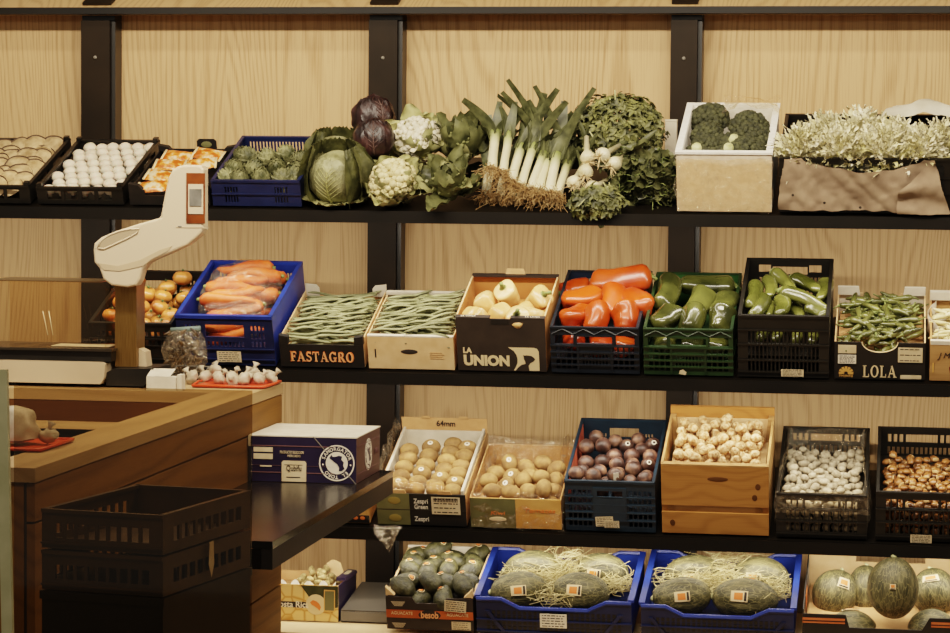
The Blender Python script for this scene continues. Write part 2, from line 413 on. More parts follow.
# ------------------------------------------------------------------ text
def text_mesh(body, size, ext=.0006, bold=0, shear=0, spacing=1.0):
    cu = bpy.data.curves.new('t', 'FONT'); cu.body = body; cu.size = size; cu.extrude = ext
    cu.align_x = 'CENTER'; cu.align_y = 'CENTER'; cu.offset = bold; cu.shear = shear; cu.space_character = spacing
    cu.resolution_u = 3
    o = bpy.data.objects.new('t', cu); C.objects.link(o)
    dg = bpy.context.evaluated_depsgraph_get(); dg.update()
    me = bpy.data.meshes.new_from_object(o.evaluated_get(dg))
    bpy.data.objects.remove(o); bpy.data.curves.remove(cu)
    return me
def text(parent, body, size, x, z, y, m, M=I4, sx=1.0, bold=0, name='printed_text', shear=0, fit=None, spacing=1.0, rot=0):
    """flat lettering facing -y in the parent's frame"""
    me = text_mesh(body, size, bold=bold, shear=shear, spacing=spacing); me.materials.clear(); me.materials.append(m)
    if fit:
        xs = [v.co.x for v in me.vertices]; sx = fit/(max(xs)-min(xs))
    o = link(name, me, M @ TR(x, y, z) @ RX(PI/2) @ RZ(rot) @ SC(sx, 1, 1), parent)
    return o
# hand-built serif capitals, unit height, drawn as thick and thin strokes
def serif_text(word, h, gap=.14):
    g = G(); x = 0.0
    T, t, s = .17, .07, .06
    def bar(x0, z0, x1, z1, w):
        d = Vector((x1-x0, 0, z1-z0)).normalized(); n = Vector((-d.z, 0, d.x))*w/2
        a, b = Vector((x0, 0, z0)), Vector((x1, 0, z1))
        p = [a+n, a-n, b-n, b+n]
        g.prism([(q.x*h, q.z*h) for q in p], -.0006, .0006)
    def arc(cx, cz, rx, rz, a0, a1, thick=T, thin=t, n=18):
        for i in range(n):
            A, B = a0+(a1-a0)*i/n, a0+(a1-a0)*(i+1)/n
            def pp(q):
                w = thin+(thick-thin)*abs(math.cos(q))
                return ((cx+math.cos(q)*rx, cz+math.sin(q)*rz), (cx+math.cos(q)*(rx-w), cz+math.sin(q)*(rz-w)))
            o1, i1 = pp(A); o2, i2 = pp(B)
            g.prism([(u*h, v*h) for u, v in (o1, o2, i2, i1)], -.0006, .0006)
    for ch in word:
        if ch == 'L':
            bar(x+.17, 0, x+.17, 1, T); bar(x, s/2, x+.62, s/2, s); bar(x, 1-s/2, x+.36, 1-s/2, s); bar(x+.59, 0, x+.59, .28, s); w = .64
        elif ch == 'O':
            arc(x+.4, .5, .4, .52, 0, 2*PI, n=32); w = .8
        elif ch == 'A':
            bar(x+.1, 0, x+.42, 1, t); bar(x+.4, 1, x+.72, 0, T); bar(x+.2, .33, x+.6, .33, t); bar(x, s/2, x+.26, s/2, s); bar(x+.54, s/2, x+.9, s/2, s); w = .86
        elif ch == 'F':
            bar(x+.17, 0, x+.17, 1, T); bar(x, 1-s/2, x+.64, 1-s/2, s); bar(x, s/2, x+.38, s/2, s); bar(x+.17, .52, x+.48, .52, t); bar(x+.61, 1, x+.61, .74, s); bar(x+.46, .4, x+.46, .64, s); w = .62
        elif ch == 'T':
            bar(x+.37, 0, x+.37, 1, T); bar(x, 1-s/2, x+.74, 1-s/2, s); bar(x+.2, s/2, x+.54, s/2, s); bar(x+.03, 1, x+.03, .72, s); bar(x+.71, 1, x+.71, .72, s); w = .74
        elif ch == 'S':
            arc(x+.3, .75, .27, .27, R(20), R(270), T*.8, t*1.6); arc(x+.3, .27, .29, .29, R(-160), R(90), T*.8, t*1.6); bar(x+.53, .78, x+.53, 1, s); bar(x+.05, .02, x+.05, .26, s); w = .58
        elif ch == 'G':
            arc(x+.4, .5, .4, .52, R(45), R(318), n=26); bar(x+.66, .02, x+.66, .42, T*.9); bar(x+.48, .42, x+.82, .42, s); bar(x+.7, .72, x+.7, 1, s); w = .82
        elif ch == 'R':
            bar(x+.17, 0, x+.17, 1, T); arc(x+.36, .74, .3, .27, R(-90), R(90)); bar(x+.1, 1-s/2, x+.4, 1-s/2, s); bar(x+.17, .5, x+.4, .5, t); bar(x+.4, .5, x+.7, 0, T); bar(x, s/2, x+.36, s/2, s); bar(x+.6, s/2, x+.84, s/2, s); w = .8
        x += w + gap
    tot = (x-gap)*h
    g.v = [(a-tot/2, b, c) for a, b, c in g.v]
    return g, tot
def serif(parent, word, h, x, z, y, m, M=I4, fit=None, name='printed_text'):
    g, tot = serif_text(word, h)
    k = fit/tot if fit else 1
    return part(parent, name, g, m, M=M @ TR(x, y, z) @ SC(k, 1, 1))
def lines_tag(parent, w, h, x, z, y, m=None, ink=None, nl=5, M=I4, name='paper_label', rot=0, seed=0):
    """a stuck-on paper label with rows of small illegible print"""
    rr = random.Random(seed)
    g = G().box(-w/2, w/2, -.0008, 0, -h/2, h/2)
    MM = M @ TR(x, y, z) @ RY(rot)
    o = part(parent, name, g, m or M_TAG, M=MM)
    g2 = G()
    for k in range(nl):
        zz = h*.38 - k*h*.76/max(1, nl-1); xx = -w*.42
        while xx < w*.36:
            l = rr.uniform(.05, .2)*w; l = min(l, w*.42-xx)
            g2.box(xx, xx+l, -.0012, -.0008, zz-h*.03, zz+h*.03); xx += l+w*.04
    part(o, 'printed_lines', g2, ink or M_INK)
    return o

# ------------------------------------------------------------------ room and fixture
YW, YP = .66, .56                  # wall plane, front of the uprights
Z1 = at(475, 212, 0).z; Z2 = at(475, 374.5, 0).z; Z3 = at(475, 531.5, 0).z; Z4 = .28
XL, XR_ = -4.2, 1.6
struct('wall_back', G().box(XL, XR_, YW, YW+.05, 0, at(475, 10, YP-.02).z+.004), M_WALL)
struct('floor', G().box(XL, XR_, -9.6, YW+.05, -.05, 0), M_FLOOR)
struct('ceiling', G().box(XL, XR_, -9.6, YW+.9, 3.3, 3.35), mat('ceiling_paint', '#8c7a62', rough=.9))
# leaning canopy above the rail
zr = at(475, 10, YP-.02).z
cg = G().box(XL, XR_, 0, .03, 0, .75)
struct('wall_canopy', cg, M_CANOPY, TR(0, YP+.0, zr+.012) @ RX(R(-68)))
rail = G().box(XL, XR_, YP-.05, YP+.0, zr-.014, zr+.01)
tr_ = struct('trim_1', rail, M_STEEL)
posts = [(81, 109.5, 'leftmost black steel upright behind the mushroom crates'), (368.6, 397, 'black steel upright in the middle, behind the purple cabbages'), (670.5, 697, 'black steel upright on the right, behind the foam box of broccoli')]
for xa, xb, lb in posts:
    x0, x1 = at(xa, 60, YP).x, at(xb, 60, YP).x
    r = root('steel_upright', TR((x0+x1)/2, YP, 0), lb, 'upright')
    w = (x1-x0)/2
    part(r, 'post', G().box(-w, w, 0, YW-YP-.002, .002, zr-.035), M_POST)
    part(r, 'post_cap', G().box(-w, w+.016, .014, YW-YP-.002, zr-.034, zr-.012), M_BLACKP)
    part(r, 'side_channel', G().box(w+.001, w+.016, .02, YW-YP-.002, .002, zr-.036), M_BLACKP)
    part(r, 'bolt', G().sweep([(0, .001, zr-.17), (0, -.004, zr-.17)], [.007, .006], 10), M_GREY, True)
    part(r, 'canopy_strip', G().box(-w, w, -.012, -.002, .02, .7), M_POST, M=TR(0, .0, zr+.012) @ RX(R(-68)))
TILT = R(20.5); TILT4 = R(15)
def shelf(z, label, dx0=None, x0=XL+.3, x1=XR_-.3, yf=0, deck=TILT, dk=M_STEEL, board=M_STEEL, lip=.041):
    r = root('display_shelf', TR(0, 0, z), label, 'shelf')
    part(r, 'shelf_board', G().box(x0, x1, yf+.012, YP-.012, -.03, -.002), board)
    part(r, 'front_lip', G().box(x0, x1, yf, yf+.011, -lip, 0), M_STEEL)
    d = (YP-.03-yf-.03)/math.cos(deck)
    part(r, 'sloped_deck', G().box(x0 if dx0 is None else dx0, x1, 0, d, -.008, -.004), dk, M=TR(0, yf+.025, .003) @ RX(deck))
    return r
shelf(Z1, 'top black steel shelf holding the mushrooms, cabbages, leeks and broccoli')
shelf(Z2, 'second black steel shelf from the top, holding the beans and peppers', at(104, 370, .05).x)
shelf(Z3, 'third black steel shelf from the top, holding kiwis and nuts')
b4 = root('display_shelf', TR(0, 0, Z4), 'lowest pale shelf board holding the avocados and melons', 'shelf')
part(b4, 'shelf_board', G().box(XL+.3, XR_-.3, -.2, YP-.012, -.03, -.002), M_BASEW)
part(b4, 'kick_panel', G().box(XL+.3, XR_-.3, -.18, -.16, -Z4+.002, -.031), M_STEEL)

# ------------------------------------------------------------------ crates
class Fr:
    """a crate's own frame: x right, y back along the tilted floor, z out of it"""
    def __init__(s, xl, xr, yb, yt, yk, z, tilt=TILT, Yb=.035, yaw=0, hp=None):
        pl, pr = at(xl, yb, Yb), at(xr, yb, Yb)
        s.W = (pr.x-pl.x) - .008; e = math.atan((yb-168)/F_PX); k = mpp(Yb)
        s.H = (yb-yt)*k/math.cos(tilt+e) if hp is None else hp
        s.L = (yt-yk)*k/math.sin(tilt+e)
        s.M = TR((pl.x+pr.x)/2, Yb, z+.011) @ RZ(yaw) @ RX(tilt); s.Mi = s.M.inverted(); s.tilt = tilt
    def on(s, px, py, h):          # local point seen at that pixel on the plane z = h
        o = s.Mi @ EYE; d = s.Mi.to_3x3() @ ray(px, py); t = (h-o.z)/d.z
        return o + d*t

def side_M(W, sgn, t):             # puts a front-style panel onto a side
    return TR(sgn*W/2, 0, 0) @ RZ(PI/2 if sgn > 0 else -PI/2)
def walls(r, f, t, fh, bh, sh, m, hb=None, hf=None, hs=None, names=('front_panel', 'back_panel', 'side_panel'), mf=None, mb=None, ms=None):
    W, L, H = f.W, f.L, f.H
    hf = hf or H; hb = hb or H; hs = hs or H
    a = part(r, names[0], G().panel(W, hf, t, fh, I4), mf or m)
    b = part(r, names[1], G().panel(W, hb, t, bh, TR(0, L-t, 0)), mb or m)
    for sg in (-1, 1):
        MM = TR(sg*W/2, L/2, 0) @ RZ(PI/2*sg)
        part(r, names[2], G().panel(L-2*t-.001, hs, t, sh, MM), ms or m)
    return a, b
def base(r, f, m, t=.005, inset=.0):
    part(r, 'base', G().box(-f.W/2+inset+.001, f.W/2-inset-.001, inset+.001, f.L-inset-.001, 0, t), m)
def rim(r, f, m, w=.012, hgt=.008, z=None, front=True):
    z = f.H if z is None else z; g = G(); W, L = f.W, f.L
    if front: g.box(-W/2, W/2, -.004, w-.004, z-.001, z+hgt-.001)
    g.box(-W/2, W/2, L-w+.004, L+.004, z-.001, z+hgt-.001)
    for sg in (-1, 1): g.box(min(sg*W/2, sg*(W/2-w)), max(sg*W/2, sg*(W/2-w)), 0, L, z-.001, z+hgt-.001)
    part(r, 'rim', g, m)
def slotrow(x0, x1, n, z0, z1, fill=.55):
    p = (x1-x0)/n; return [(x0+i*p+p*(1-fill)/2, x0+i*p+p*(1+fill)/2, z0, z1) for i in range(n)]
def lattice(W, H, n=14, rows=((.08, .2), (.24, .36), (.4, .52)), handle=(.28, .6, .84), post=.05, fill=.55):
    h = []
    for a, b in rows: h += slotrow(-W/2+post*W+.004, W/2-post*W-.004, n, a*H, b*H, fill)
    if handle: h.append((-handle[0]*W/1.0/2*1.0, handle[0]*W/2, handle[1]*H, handle[2]*H))
    return h
def ribs(r, f, m, zs, d=.005, hgt=.004):
    g = G()
    for z in zs: g.box(-f.W/2-.001, f.W/2+.001, -d, -.0002, z*f.H, z*f.H+hgt)
    part(r, 'front_rib', g, m)
def liner(r, f, z, m, name='inner_tray', t=.002, ins=.008):
    part(r, name, G().box(-f.W/2+ins, f.W/2-ins, ins, f.L-ins, z-t, z), m)

def plastic(name, f, m, label, cat='crate', fh=(), bh=(), sh=None, ribz=(.1, .45, .62), rimw=.012, floor=None, fm=None, hb=None):
    r = root(name, f.M, label, cat)
    walls(r, f, .006, list(fh), list(bh), list(sh) if sh is not None else list(fh), m, hb=hb)
    base(r, f, m); rim(r, f, m, w=rimw)
    if ribz: ribs(r, f, m, ribz)
    if floor: liner(r, f, floor, fm or m)
    return r

def drop(f, n, r0, r1, z0, ins=.012, sq=.8, y0=None, y1=None, k=14, seed=1, mound=0):
    """pile of n rough balls settled in the crate's own frame on the level z0"""
    rr = random.Random(seed); P = []
    y0 = ins if y0 is None else y0; y1 = f.L-ins if y1 is None else y1
    for _ in range(n):
        r = rr.uniform(r0, r1); best = None
        for _ in range(k):
            x = rr.uniform(-f.W/2+ins+r, f.W/2-ins-r); y = rr.uniform(y0+r, y1-r)
            z = z0+r*sq
            for (a, b, c, q) in P:
                d2 = (a-x)**2+(b-y)**2; s_ = (r+q)*1.0
                if d2 < s_*s_: z = max(z, c+math.sqrt(s_*s_-d2)*sq)
            if best is None or z < best[2]: best = (x, y, z, r)
        P.append(best)
    return P
def relax(P, r, f, zs, ins=.008, it=80, lift=.35):
    """push fruit apart until they only touch, staying between the crate walls"""
    Q = [Vector((p.x, p.y, z)) for p, z in zip(P, zs)]
    for _ in range(it):
        for i in range(len(Q)):
            for j in range(i):
                d = Q[i]-Q[j]; l = d.length
                if l < 2*r:
                    d = d/max(l, 1e-6)*(2*r-l)*.5
                    d.z *= lift; Q[i] += d; Q[j] -= d
        for q in Q:
            q.x = max(-f.W/2+ins+r, min(f.W/2-ins-r, q.x)); q.y = max(ins+r, min(f.L-ins-r, q.y))
    return Q
def rrot(rr, flat=False):
    if flat: return RZ(rr.uniform(0, 2*PI)) @ RX(rr.uniform(-.3, .3)) @ RY(rr.uniform(-.3, .3))
    return Euler((rr.uniform(0, 6.3), rr.uniform(0, 6.3), rr.uniform(0, 6.3))).to_matrix().to_4x4()
def no(x, y, z): return noise.noise(Vector((x, y, z)))
# ------------------------------------------------------------------ produce, one recipe per kind
def p_pepper(Lg, r, seed, m, lob=4, deep=.1, bend=.15, taper=.72, stem=True, sm=None, fl=.9, st_l=.02):
    rr = random.Random(seed); ph = rr.uniform(0, 6)
    n = 18; pts = []; rad = []
    for i in range(n+1):
        t = i/n
        pts.append((r*.5*math.sin(t*2.4+ph)*bend*2, bend*Lg*.35*math.sin(t*PI), -Lg*.5+t*Lg))
        a = min(1, (t/.1))**.5 if t < .1 else 1.0
        b = 1-(1-taper)*max(0, (t-.15)/.85)
        e = math.sqrt(max(0, 1-((t-.86)/.14)**2)) if t > .86 else 1
        rad.append(max(r*.12, r*(.35+.65*a)*b*max(e, .08)*(1+.06*no(t*4, seed, 2))))
    g = G().sweep(pts, rad, 24, sec=lambda th, t: 1+deep*(math.cos(lob*th+ph+.6*t))*(.5+.5*t)+.05*no(math.cos(th)*1.3, math.sin(th)*1.3, t*3+seed), flat=fl)
    ps = [('body', g, m)]
    if stem:
        z = -Lg*.5
        s = G().sweep([pts[0], (pts[0][0]+.002, .002, z-st_l*.5), (pts[0][0]+.008, .006, z-st_l)], [.012, .006, .0075], 8)
        s.sweep([(pts[0][0], 0, z-.003), (pts[0][0], 0, z+.004)], [.011, .018], 10)
        ps.append(('stem', s, sm or M_PSTEM))
    return proto(*ps)
def axis_M(p, ang, pitch=0, roll=0):
    """body axis (+z, stem end first) laid along angle ang in the crate plane"""
    return TR(*p) @ RZ(ang) @ RY(PI/2 - pitch) @ RZ(roll)

def p_artichoke(seed):
    rr = random.Random(seed); g = G(); r = .036
    core = G().ell(r*.86, r*.86, r*1.0, 12, 8)
    g.add(core.v, core.f)
    for k in range(58):
        t = (k+.5)/58; ph = R(22)+t*R(128); th = k*2.39996
        MM = RZ(th) @ RY(ph)
        w = r*(.30+.22*math.sin(ph)); l = r*.62
        def fn(u, v):
            a = (u-.5)*2; wd = w*(1-v**2.2)*.95+.0004
            ang = -v*l/r+.32
            rad = r*(.98+.30*v**2.2) - abs(a)**1.5*.006
            return Vector((math.sin(ang)*rad, a*wd, math.cos(ang)*rad))
        g.grid(lambda u, v: fn(u, v), 4, 4, MM)
    st = G().sweep([(0, 0, -r*.9), (.001, .002, -r*1.7)], [.008, .009], 8)
    return proto(('bracts', g, M_ARTI), ('stem', st, M_STEM))

def p_button(seed, r=.024):
    g = G().ell(r, r, r*.8, 16, 9, fn=lambda x, y, z: 1+.04*no(x*1.5+seed, y*1.5, z*1.5) - (.2 if z < -.5 else 0))
    s = G().sweep([(0, 0, -r*.5), (.001, 0, -r*1.0)], [r*.4, r*.36], 8)
    return proto(('cap', g, M_MUSHW), ('stalk', s, M_MUSHW))
def p_flatcap(seed, r=.05):
    rr = random.Random(seed)
    wob = [1+.12*no(math.cos(2*PI*i/24)*1.3+seed, math.sin(2*PI*i/24)*1.3, 0) for i in range(25)]
    def cap(u, v):
        th = 2*PI*u; k = wob[int(u*24) % 24]
        return Vector((math.cos(th)*r*v*k, math.sin(th)*r*v*k, .016*(1-v**3)+.003*no(math.cos(th)*2*v, math.sin(th)*2*v, seed)))
    g = G().grid(cap, 24, 7)
    def edge(u, v):
        th = 2*PI*u; k = wob[int(u*24) % 24]; q = r*k*(1.07-.2*v)
        return Vector((math.cos(th)*q, math.sin(th)*q, 0.004-.011*v))
    g2 = G().grid(edge, 24, 2)
    g2.grid(lambda u, v: Vector((math.cos(2*PI*u)*r*(.86-.8*v), math.sin(2*PI*u)*r*(.86-.8*v), -.007+.004*v)), 24, 2)
    s = G().sweep([(0, 0, -.002), (.004, 0, -.026)], [.012, .01], 8)
    return proto(('cap', g, M_MUSHB), ('gills', g2, M_GILL), ('stalk', s, M_MUSHB))

def p_bean(seed, L=.165):
    rr = random.Random(seed); b = rr.uniform(-.25, .25); s2 = rr.uniform(-.05, .05)
    pts = []; rad = []
    for i in range(11):
        t = i/10
        pts.append(((t-.5)*L, b*L*(.25-(t-.5)**2)+s2*L*math.sin(t*6), .006*math.sin(t*5+seed)))
        rad.append(.0066*min(1, 3.2*math.sin(PI*min(max(t, .03), .97))**.8)*(1+.08*math.sin(t*34)))
    return proto(('pod', G().sweep(pts, rad, 7, flat=.62), M_BEAN))
def p_padron(seed):
    rr = random.Random(seed); L = rr.uniform(.058, .085); r = rr.uniform(.0095, .0125); b = rr.uniform(-.5, .5)
    pts = []; rad = []
    for i in range(12):
        t = i/11; pts.append(((t-.5)*L, b*L*(.25-(t-.5)**2), .003*math.sin(t*4+seed)))
        rad.append(r*(min(1, .55+t*3)*(1-.62*t**1.5) if t < .93 else .2))
    g = G().sweep(pts, rad, 10, sec=lambda th, t: 1+.09*math.cos(3*th+seed)*(1-t*.5))
    st = G().sweep([pts[0], (pts[0][0]-.012, pts[0][1]+.003, .002), (pts[0][0]-.022, pts[0][1]+.009, .005)], [.0055, .0022, .003], 6)
    return proto(('body', g, M_PADR), ('stem', st, M_PSTEM))
def p_kiwi(seed, sticker=False, a=.0345, b=.029):
    g = G().ell(b, a, b*.95, 16, 10, fn=lambda x, y, z: 1+.03*no(x*2+seed, y*2, z*2))
    ps = [('fruit', g, M_KIWI)]
    if sticker:
        d = G().grid(lambda u, v: Vector((.0095*v*math.cos(2*PI*u)*.9, .0095*v*math.sin(2*PI*u), b*.965-.0012*v*v)), 14, 2)
        ps.append(('sticker', d, M_WHITEP))
        d2 = G().grid(lambda u, v: Vector((.0045*v*math.cos(2*PI*u)*.5+.001, .0045*v*math.sin(2*PI*u), b*.972)), 10, 1)
        ps[-1] = ('sticker', d, M_WHITEP, True, [('printed_mark', d2, M_INK)])
    return proto(*ps)
def p_ball(name, seed, rx, ry, rz, m, wob=.06, fr=1.5, ridge=0, extra=None):
    def fn(x, y, z):
        k = 1+wob*no(x*fr+seed*3.1, y*fr, z*fr)
        if ridge: k += ridge*(math.exp(-(x/.12)**2)-.3*abs(math.sin(7*math.atan2(z, x))*y*0))
        return k
    ps = [(name, G().ell(rx, ry, rz, 14, 9, fn=fn), m)]
    if extra: ps.append(extra)
    return proto(*ps)
def p_walnut(seed):
    def fn(x, y, z):
        return 1+.07*math.exp(-(x/.13)**2)+.05*no(x*3+seed, y*3, z*3)+.02*no(x*9, y*9+seed, z*9)
    return proto(('shell', G().ell(.0155, .0195, .016, 18, 12, fn=fn), M_WALN))
def p_chestnut(seed):
    def fn(x, y, z): return (1+.16*max(0, y)**4)*(1+.03*no(x*2+seed, y*2, z*2))
    g = G().ell(.0165, .0165, .011 if seed % 2 else .013, 16, 10, fn=fn)
    h = G().ell(.0135, .006, .0085, 12, 6, M=TR(0, -.0125, 0))
    return proto(('shell', g, M_CHES), ('pale_base', h, M_CHESB))
def p_avocado(seed, stick=True):
    pts = []; rad = []
    for i in range(15):
        t = i/14; pts.append((.004*math.sin(t*3+seed), 0, (t-.5)*.105))
        rad.append(.0345*max(.1, math.sqrt(max(0, 1-((t-.42)/.43)**2)) if t < .42 else (1-.5*((t-.42)/.58)**1.6)*math.sqrt(max(.01, 1-max(0, (t-.88)/.12)**2))))
    rad[-1] = .006; rad[0] = .004
    g = G().sweep(pts, rad, 18, sec=lambda th, t: 1+.03*no(math.cos(th)*2, math.sin(th)*2, t*4+seed))
    ps = [('fruit', g, M_AVO)]
    nub = G().sweep([(pts[-1][0], 0, .052), (pts[-1][0], 0, .057)], [.004, .0045], 8)
    ps.append(('stem_nub', nub, M_STEM))
    if stick:
        def pt(k, off):
            return lambda u, v: (lambda z, a, rr_: Vector((-math.sin(a)*rr_, math.cos(a)*rr_, z)))(.018+k*.0135*v*math.cos(2*PI*u)*(1-.35*abs(math.sin(PI*u))), k*.4*v*math.sin(2*PI*u), .0312+off-.006*abs(v*math.cos(2*PI*u)*k)*(1 if math.cos(2*PI*u) > 0 else -.2))
        ps.append(('sticker', G().grid(pt(1, .0022), 16, 3), M_CREAM, True, [('dark_print', G().grid(pt(.8, .0030), 14, 2), M_INK), ('orange_print', G().grid(pt(.6, .0042), 12, 2), M_ORANGEP)]))
    return proto(*ps)
def sphere_patch(rx, ry, rz, th0, ph0, w, h, off=1.012, n=6):
    """curved sticker lying on an ellipsoid; th0 about z, ph0 up from the equator (radians)"""
    def fn(u, v):
        th = th0+(u-.5)*w/max(.2, math.cos(ph0)); ph = ph0+(v-.5)*h
        return Vector((rx*off*math.cos(ph)*math.cos(th), ry*off*math.cos(ph)*math.sin(th), rz*off*math.sin(ph)))
    return G().grid(fn, n, n)
def p_melon(seed, rx, ry, rz, st=None):
    """long axis z; st = (th, ph, w, h) of the paper sticker"""
    def fn(x, y, z):
        a = math.atan2(y, x)
        return 1+.012*math.cos(10*a)*(1-z*z)+.03*no(x*1.2+seed, y*1.2, z*1.2)+.006*no(x*14, y*14, z*4+seed)
    ps = [('rind', G().ell(rx, ry, rz, 40, 22, fn=fn), M_MELON)]
    if st:
        a = sphere_patch(rx, ry, rz, *st, off=1.055)
        b = sphere_patch(rx, ry, rz, st[0], st[1]+.02, st[2]*.62, st[3]*.5, off=1.066)
        c = sphere_patch(rx, ry, rz, st[0], st[1]-st[3]*.36, st[2]*.8, st[3]*.14, off=1.066)
        ps.append(('sticker', a, M_CREAM, True, [('orange_print', b, M_ORANGEP), ('dark_print', c, M_INK)]))
    ps.append(('stem_scar', G().sweep([(0, 0, rz*.98), (.003, 0, rz*1.05)], [.012, .007], 8), M_STEM))
    return proto(*ps)
def p_tomato(seed, r=.036):
    g = G().ell(r, r, r*.78, 22, 12, fn=lambda x, y, z: 1+.06*math.cos(6*math.atan2(y, x)+seed)*(1-abs(z)*.6)-.13*math.exp(-((1-z)/.12)**2)+.03*no(x+seed, y, z))
    c = G()
    for k in range(5):
        a = 2*PI*k/5+seed
        c.grid(lambda u, v: Vector((math.cos(a)*.018*v-math.sin(a)*(u-.5)*.008*(1-v), math.sin(a)*.018*v+math.cos(a)*(u-.5)*.008*(1-v), r*.72+.006*v*(1-v)*3)), 2, 4)
    c.sweep([(0, 0, r*.68), (.002, 0, r*.95)], [.003, .0025], 6)
    return proto(('fruit', g, M_TOM), ('calyx', c, M_TOMG))

def leaf_fn(Lf, Wf, curl=.3, cup=.2, ruf=.01, nr=5, seed=0, tip=.9):
    def fn(u, v):
        a = (u-.5)*2
        w = Wf*(math.sin(PI*min(1, v*.86+.08))**.7)
        e = abs(a)**2.0
        zz = cup*Wf*a*a + ruf*e*math.sin(v*nr*2*PI+seed+a*2) + .25*ruf*no(u*5, v*5, seed)*2
        an = curl*v
        x = a*w*(1+.06*e*math.sin(v*nr*4.1+seed))
        ck = curl if abs(curl) > 1e-3 else 1e-3
        y = Lf*math.sin(ck*v)/ck
        z = Lf*(1-math.cos(ck*v))/ck
        return Vector((x, y, -z+zz))
    return fn
def leaf(g, M, Lf, Wf, curl=.3, cup=.2, ruf=.01, nr=4, seed=0, nu=8, nv=10):
    g.grid(leaf_fn(Lf, Wf, curl, cup, ruf, nr, seed), nu, nv, M); return g
def cup_leaf(g, r, th, ph, wide, tall, flare=.25, ruf=.03, seed=0, M=I4):
    """leaf wrapped round a ball of radius r: hugging it at the foot, flaring out at the edge"""
    def fn(u, v):
        a = (u-.5)*2; w = wide*(math.sin(PI*(.12+.72*v))**.6)
        A = th+a*w; P = ph+v*tall
        e = max(abs(a)**3, max(0, (v-.6)/.4)**2)
        k = r*(1+flare*e+ruf*e*math.sin(9*(u*1.3+v)*2+seed)+.012*math.sin(a*14+seed)*v)
        return Vector((k*math.cos(P)*math.cos(A), k*math.cos(P)*math.sin(A), k*math.sin(P)))
    g.grid(fn, 16, 14, M); return g
def veins(r, th, ph, wide, tall, k=1.012, n=5):
    g = G()
    def P(A, Q, q=1.0): return Vector((r*k*q*math.cos(Q)*math.cos(A), r*k*q*math.cos(Q)*math.sin(A), r*k*q*math.sin(Q)))
    g.sweep([P(th, ph+tall*i/10) for i in range(11)], [.004*(1-.07*i) for i in range(11)], 5)
    for i in range(1, n+1):
        for sg in (-1, 1):
            q0 = ph+tall*(.08+.7*i/(n+1))
            g.sweep([P(th+sg*wide*.75*j/5, q0+tall*.22*(j/5)**.8) for j in range(6)], [.0018*(1-.14*j) for j in range(6)], 4)
    return g
def p_savoy(r, seed, outer=5):
    head = G().ell(r, r, r*.92, 44, 28, fn=lambda x, y, z: 1+.035*no(x*2+seed, y*2, z*2)+.016*no(x*9, y*9+seed, z*9))
    vn = veins(r, R(-100), R(-58), .75, R(118), k=1.025, n=7)
    wr = G()
    for k, (a, p, t) in enumerate(((-100, -60, 112), (-15, -55, 100), (-185, -55, 100))): cup_leaf(wr, r*1.01, R(a), R(p), .95, R(t), flare=.05, ruf=.025, seed=seed+k)
    o = G()
    for k, a in enumerate((-5, 50, 105, 160, 195, -30)[:outer+1]):
        cup_leaf(o, r*1.1, R(a), R(-55), .62, R(112), flare=.3, ruf=.03, seed=seed+k*2)
    b = G()
    for k, a in enumerate((-150, -95, -40)):
        leaf(b, RZ(R(a-90)) @ TR(0, r*.25, -r*.86), r*1.15, r*.62, curl=-.35, cup=.12, ruf=r*.06, nr=4, seed=seed+k)
    return proto(('head', head, M_SAVOY), ('leaf_veins', vn, M_CLEAFP), ('wrapper_leaves', wr, M_SAVOY), ('outer_leaves', o, M_SAVOYD), ('lower_leaves', b, M_CLEAF))
def p_redcab(r, seed):
    head = G().ell(r, r, r*1.05, 40, 24, fn=lambda x, y, z: 1+.05*no(x*2+seed, y*2, z*2)+.02*no(x*8, y*8+seed, z*8))
    w = G()
    for k, (a, p) in enumerate(((-140, -60), (-70, -50), (0, -60), (70, -50), (-100, -20))): cup_leaf(w, r*1.04, R(a), R(p), .8, R(115), flare=.06, ruf=.04, seed=seed+k)
    v = veins(r, R(-80), R(-40), .7, R(110), k=1.07, n=5)
    return proto(('head', head, M_REDCAB), ('wrapper_leaves', w, M_REDCAB), ('leaf_veins', v, mat('cab_vein%d' % seed, '#54403a', rough=.5)))
def bumpy_dome(r, n, br, seed, squash=.8, spread=R(100), M=I4, rz=None):
    g = G(); rr = random.Random(seed)
    core = G().ell(r*.93, r*.93, r*.93*squash, 20, 12); g.add(core.v, core.f, M)
    for k in range(n):
        t = (k+.5)/n; ph = math.acos(1-t*(1-math.cos(spread))); th = k*2.39996+rr.uniform(-.1, .1)
        d = Vector((math.sin(ph)*math.cos(th), math.sin(ph)*math.sin(th), math.cos(ph)*squash))
        b = br*rr.uniform(.75, 1.25)
        s_ = G().ell(b, b, b*.9, 8, 6, fn=lambda x, y, z: 1+.15*no(x*2+k, y*2, z*2), M=TR(*(d*r*rr.uniform(.93, 1.03))))
        g.add(s_.v, s_.f, M)
    return g
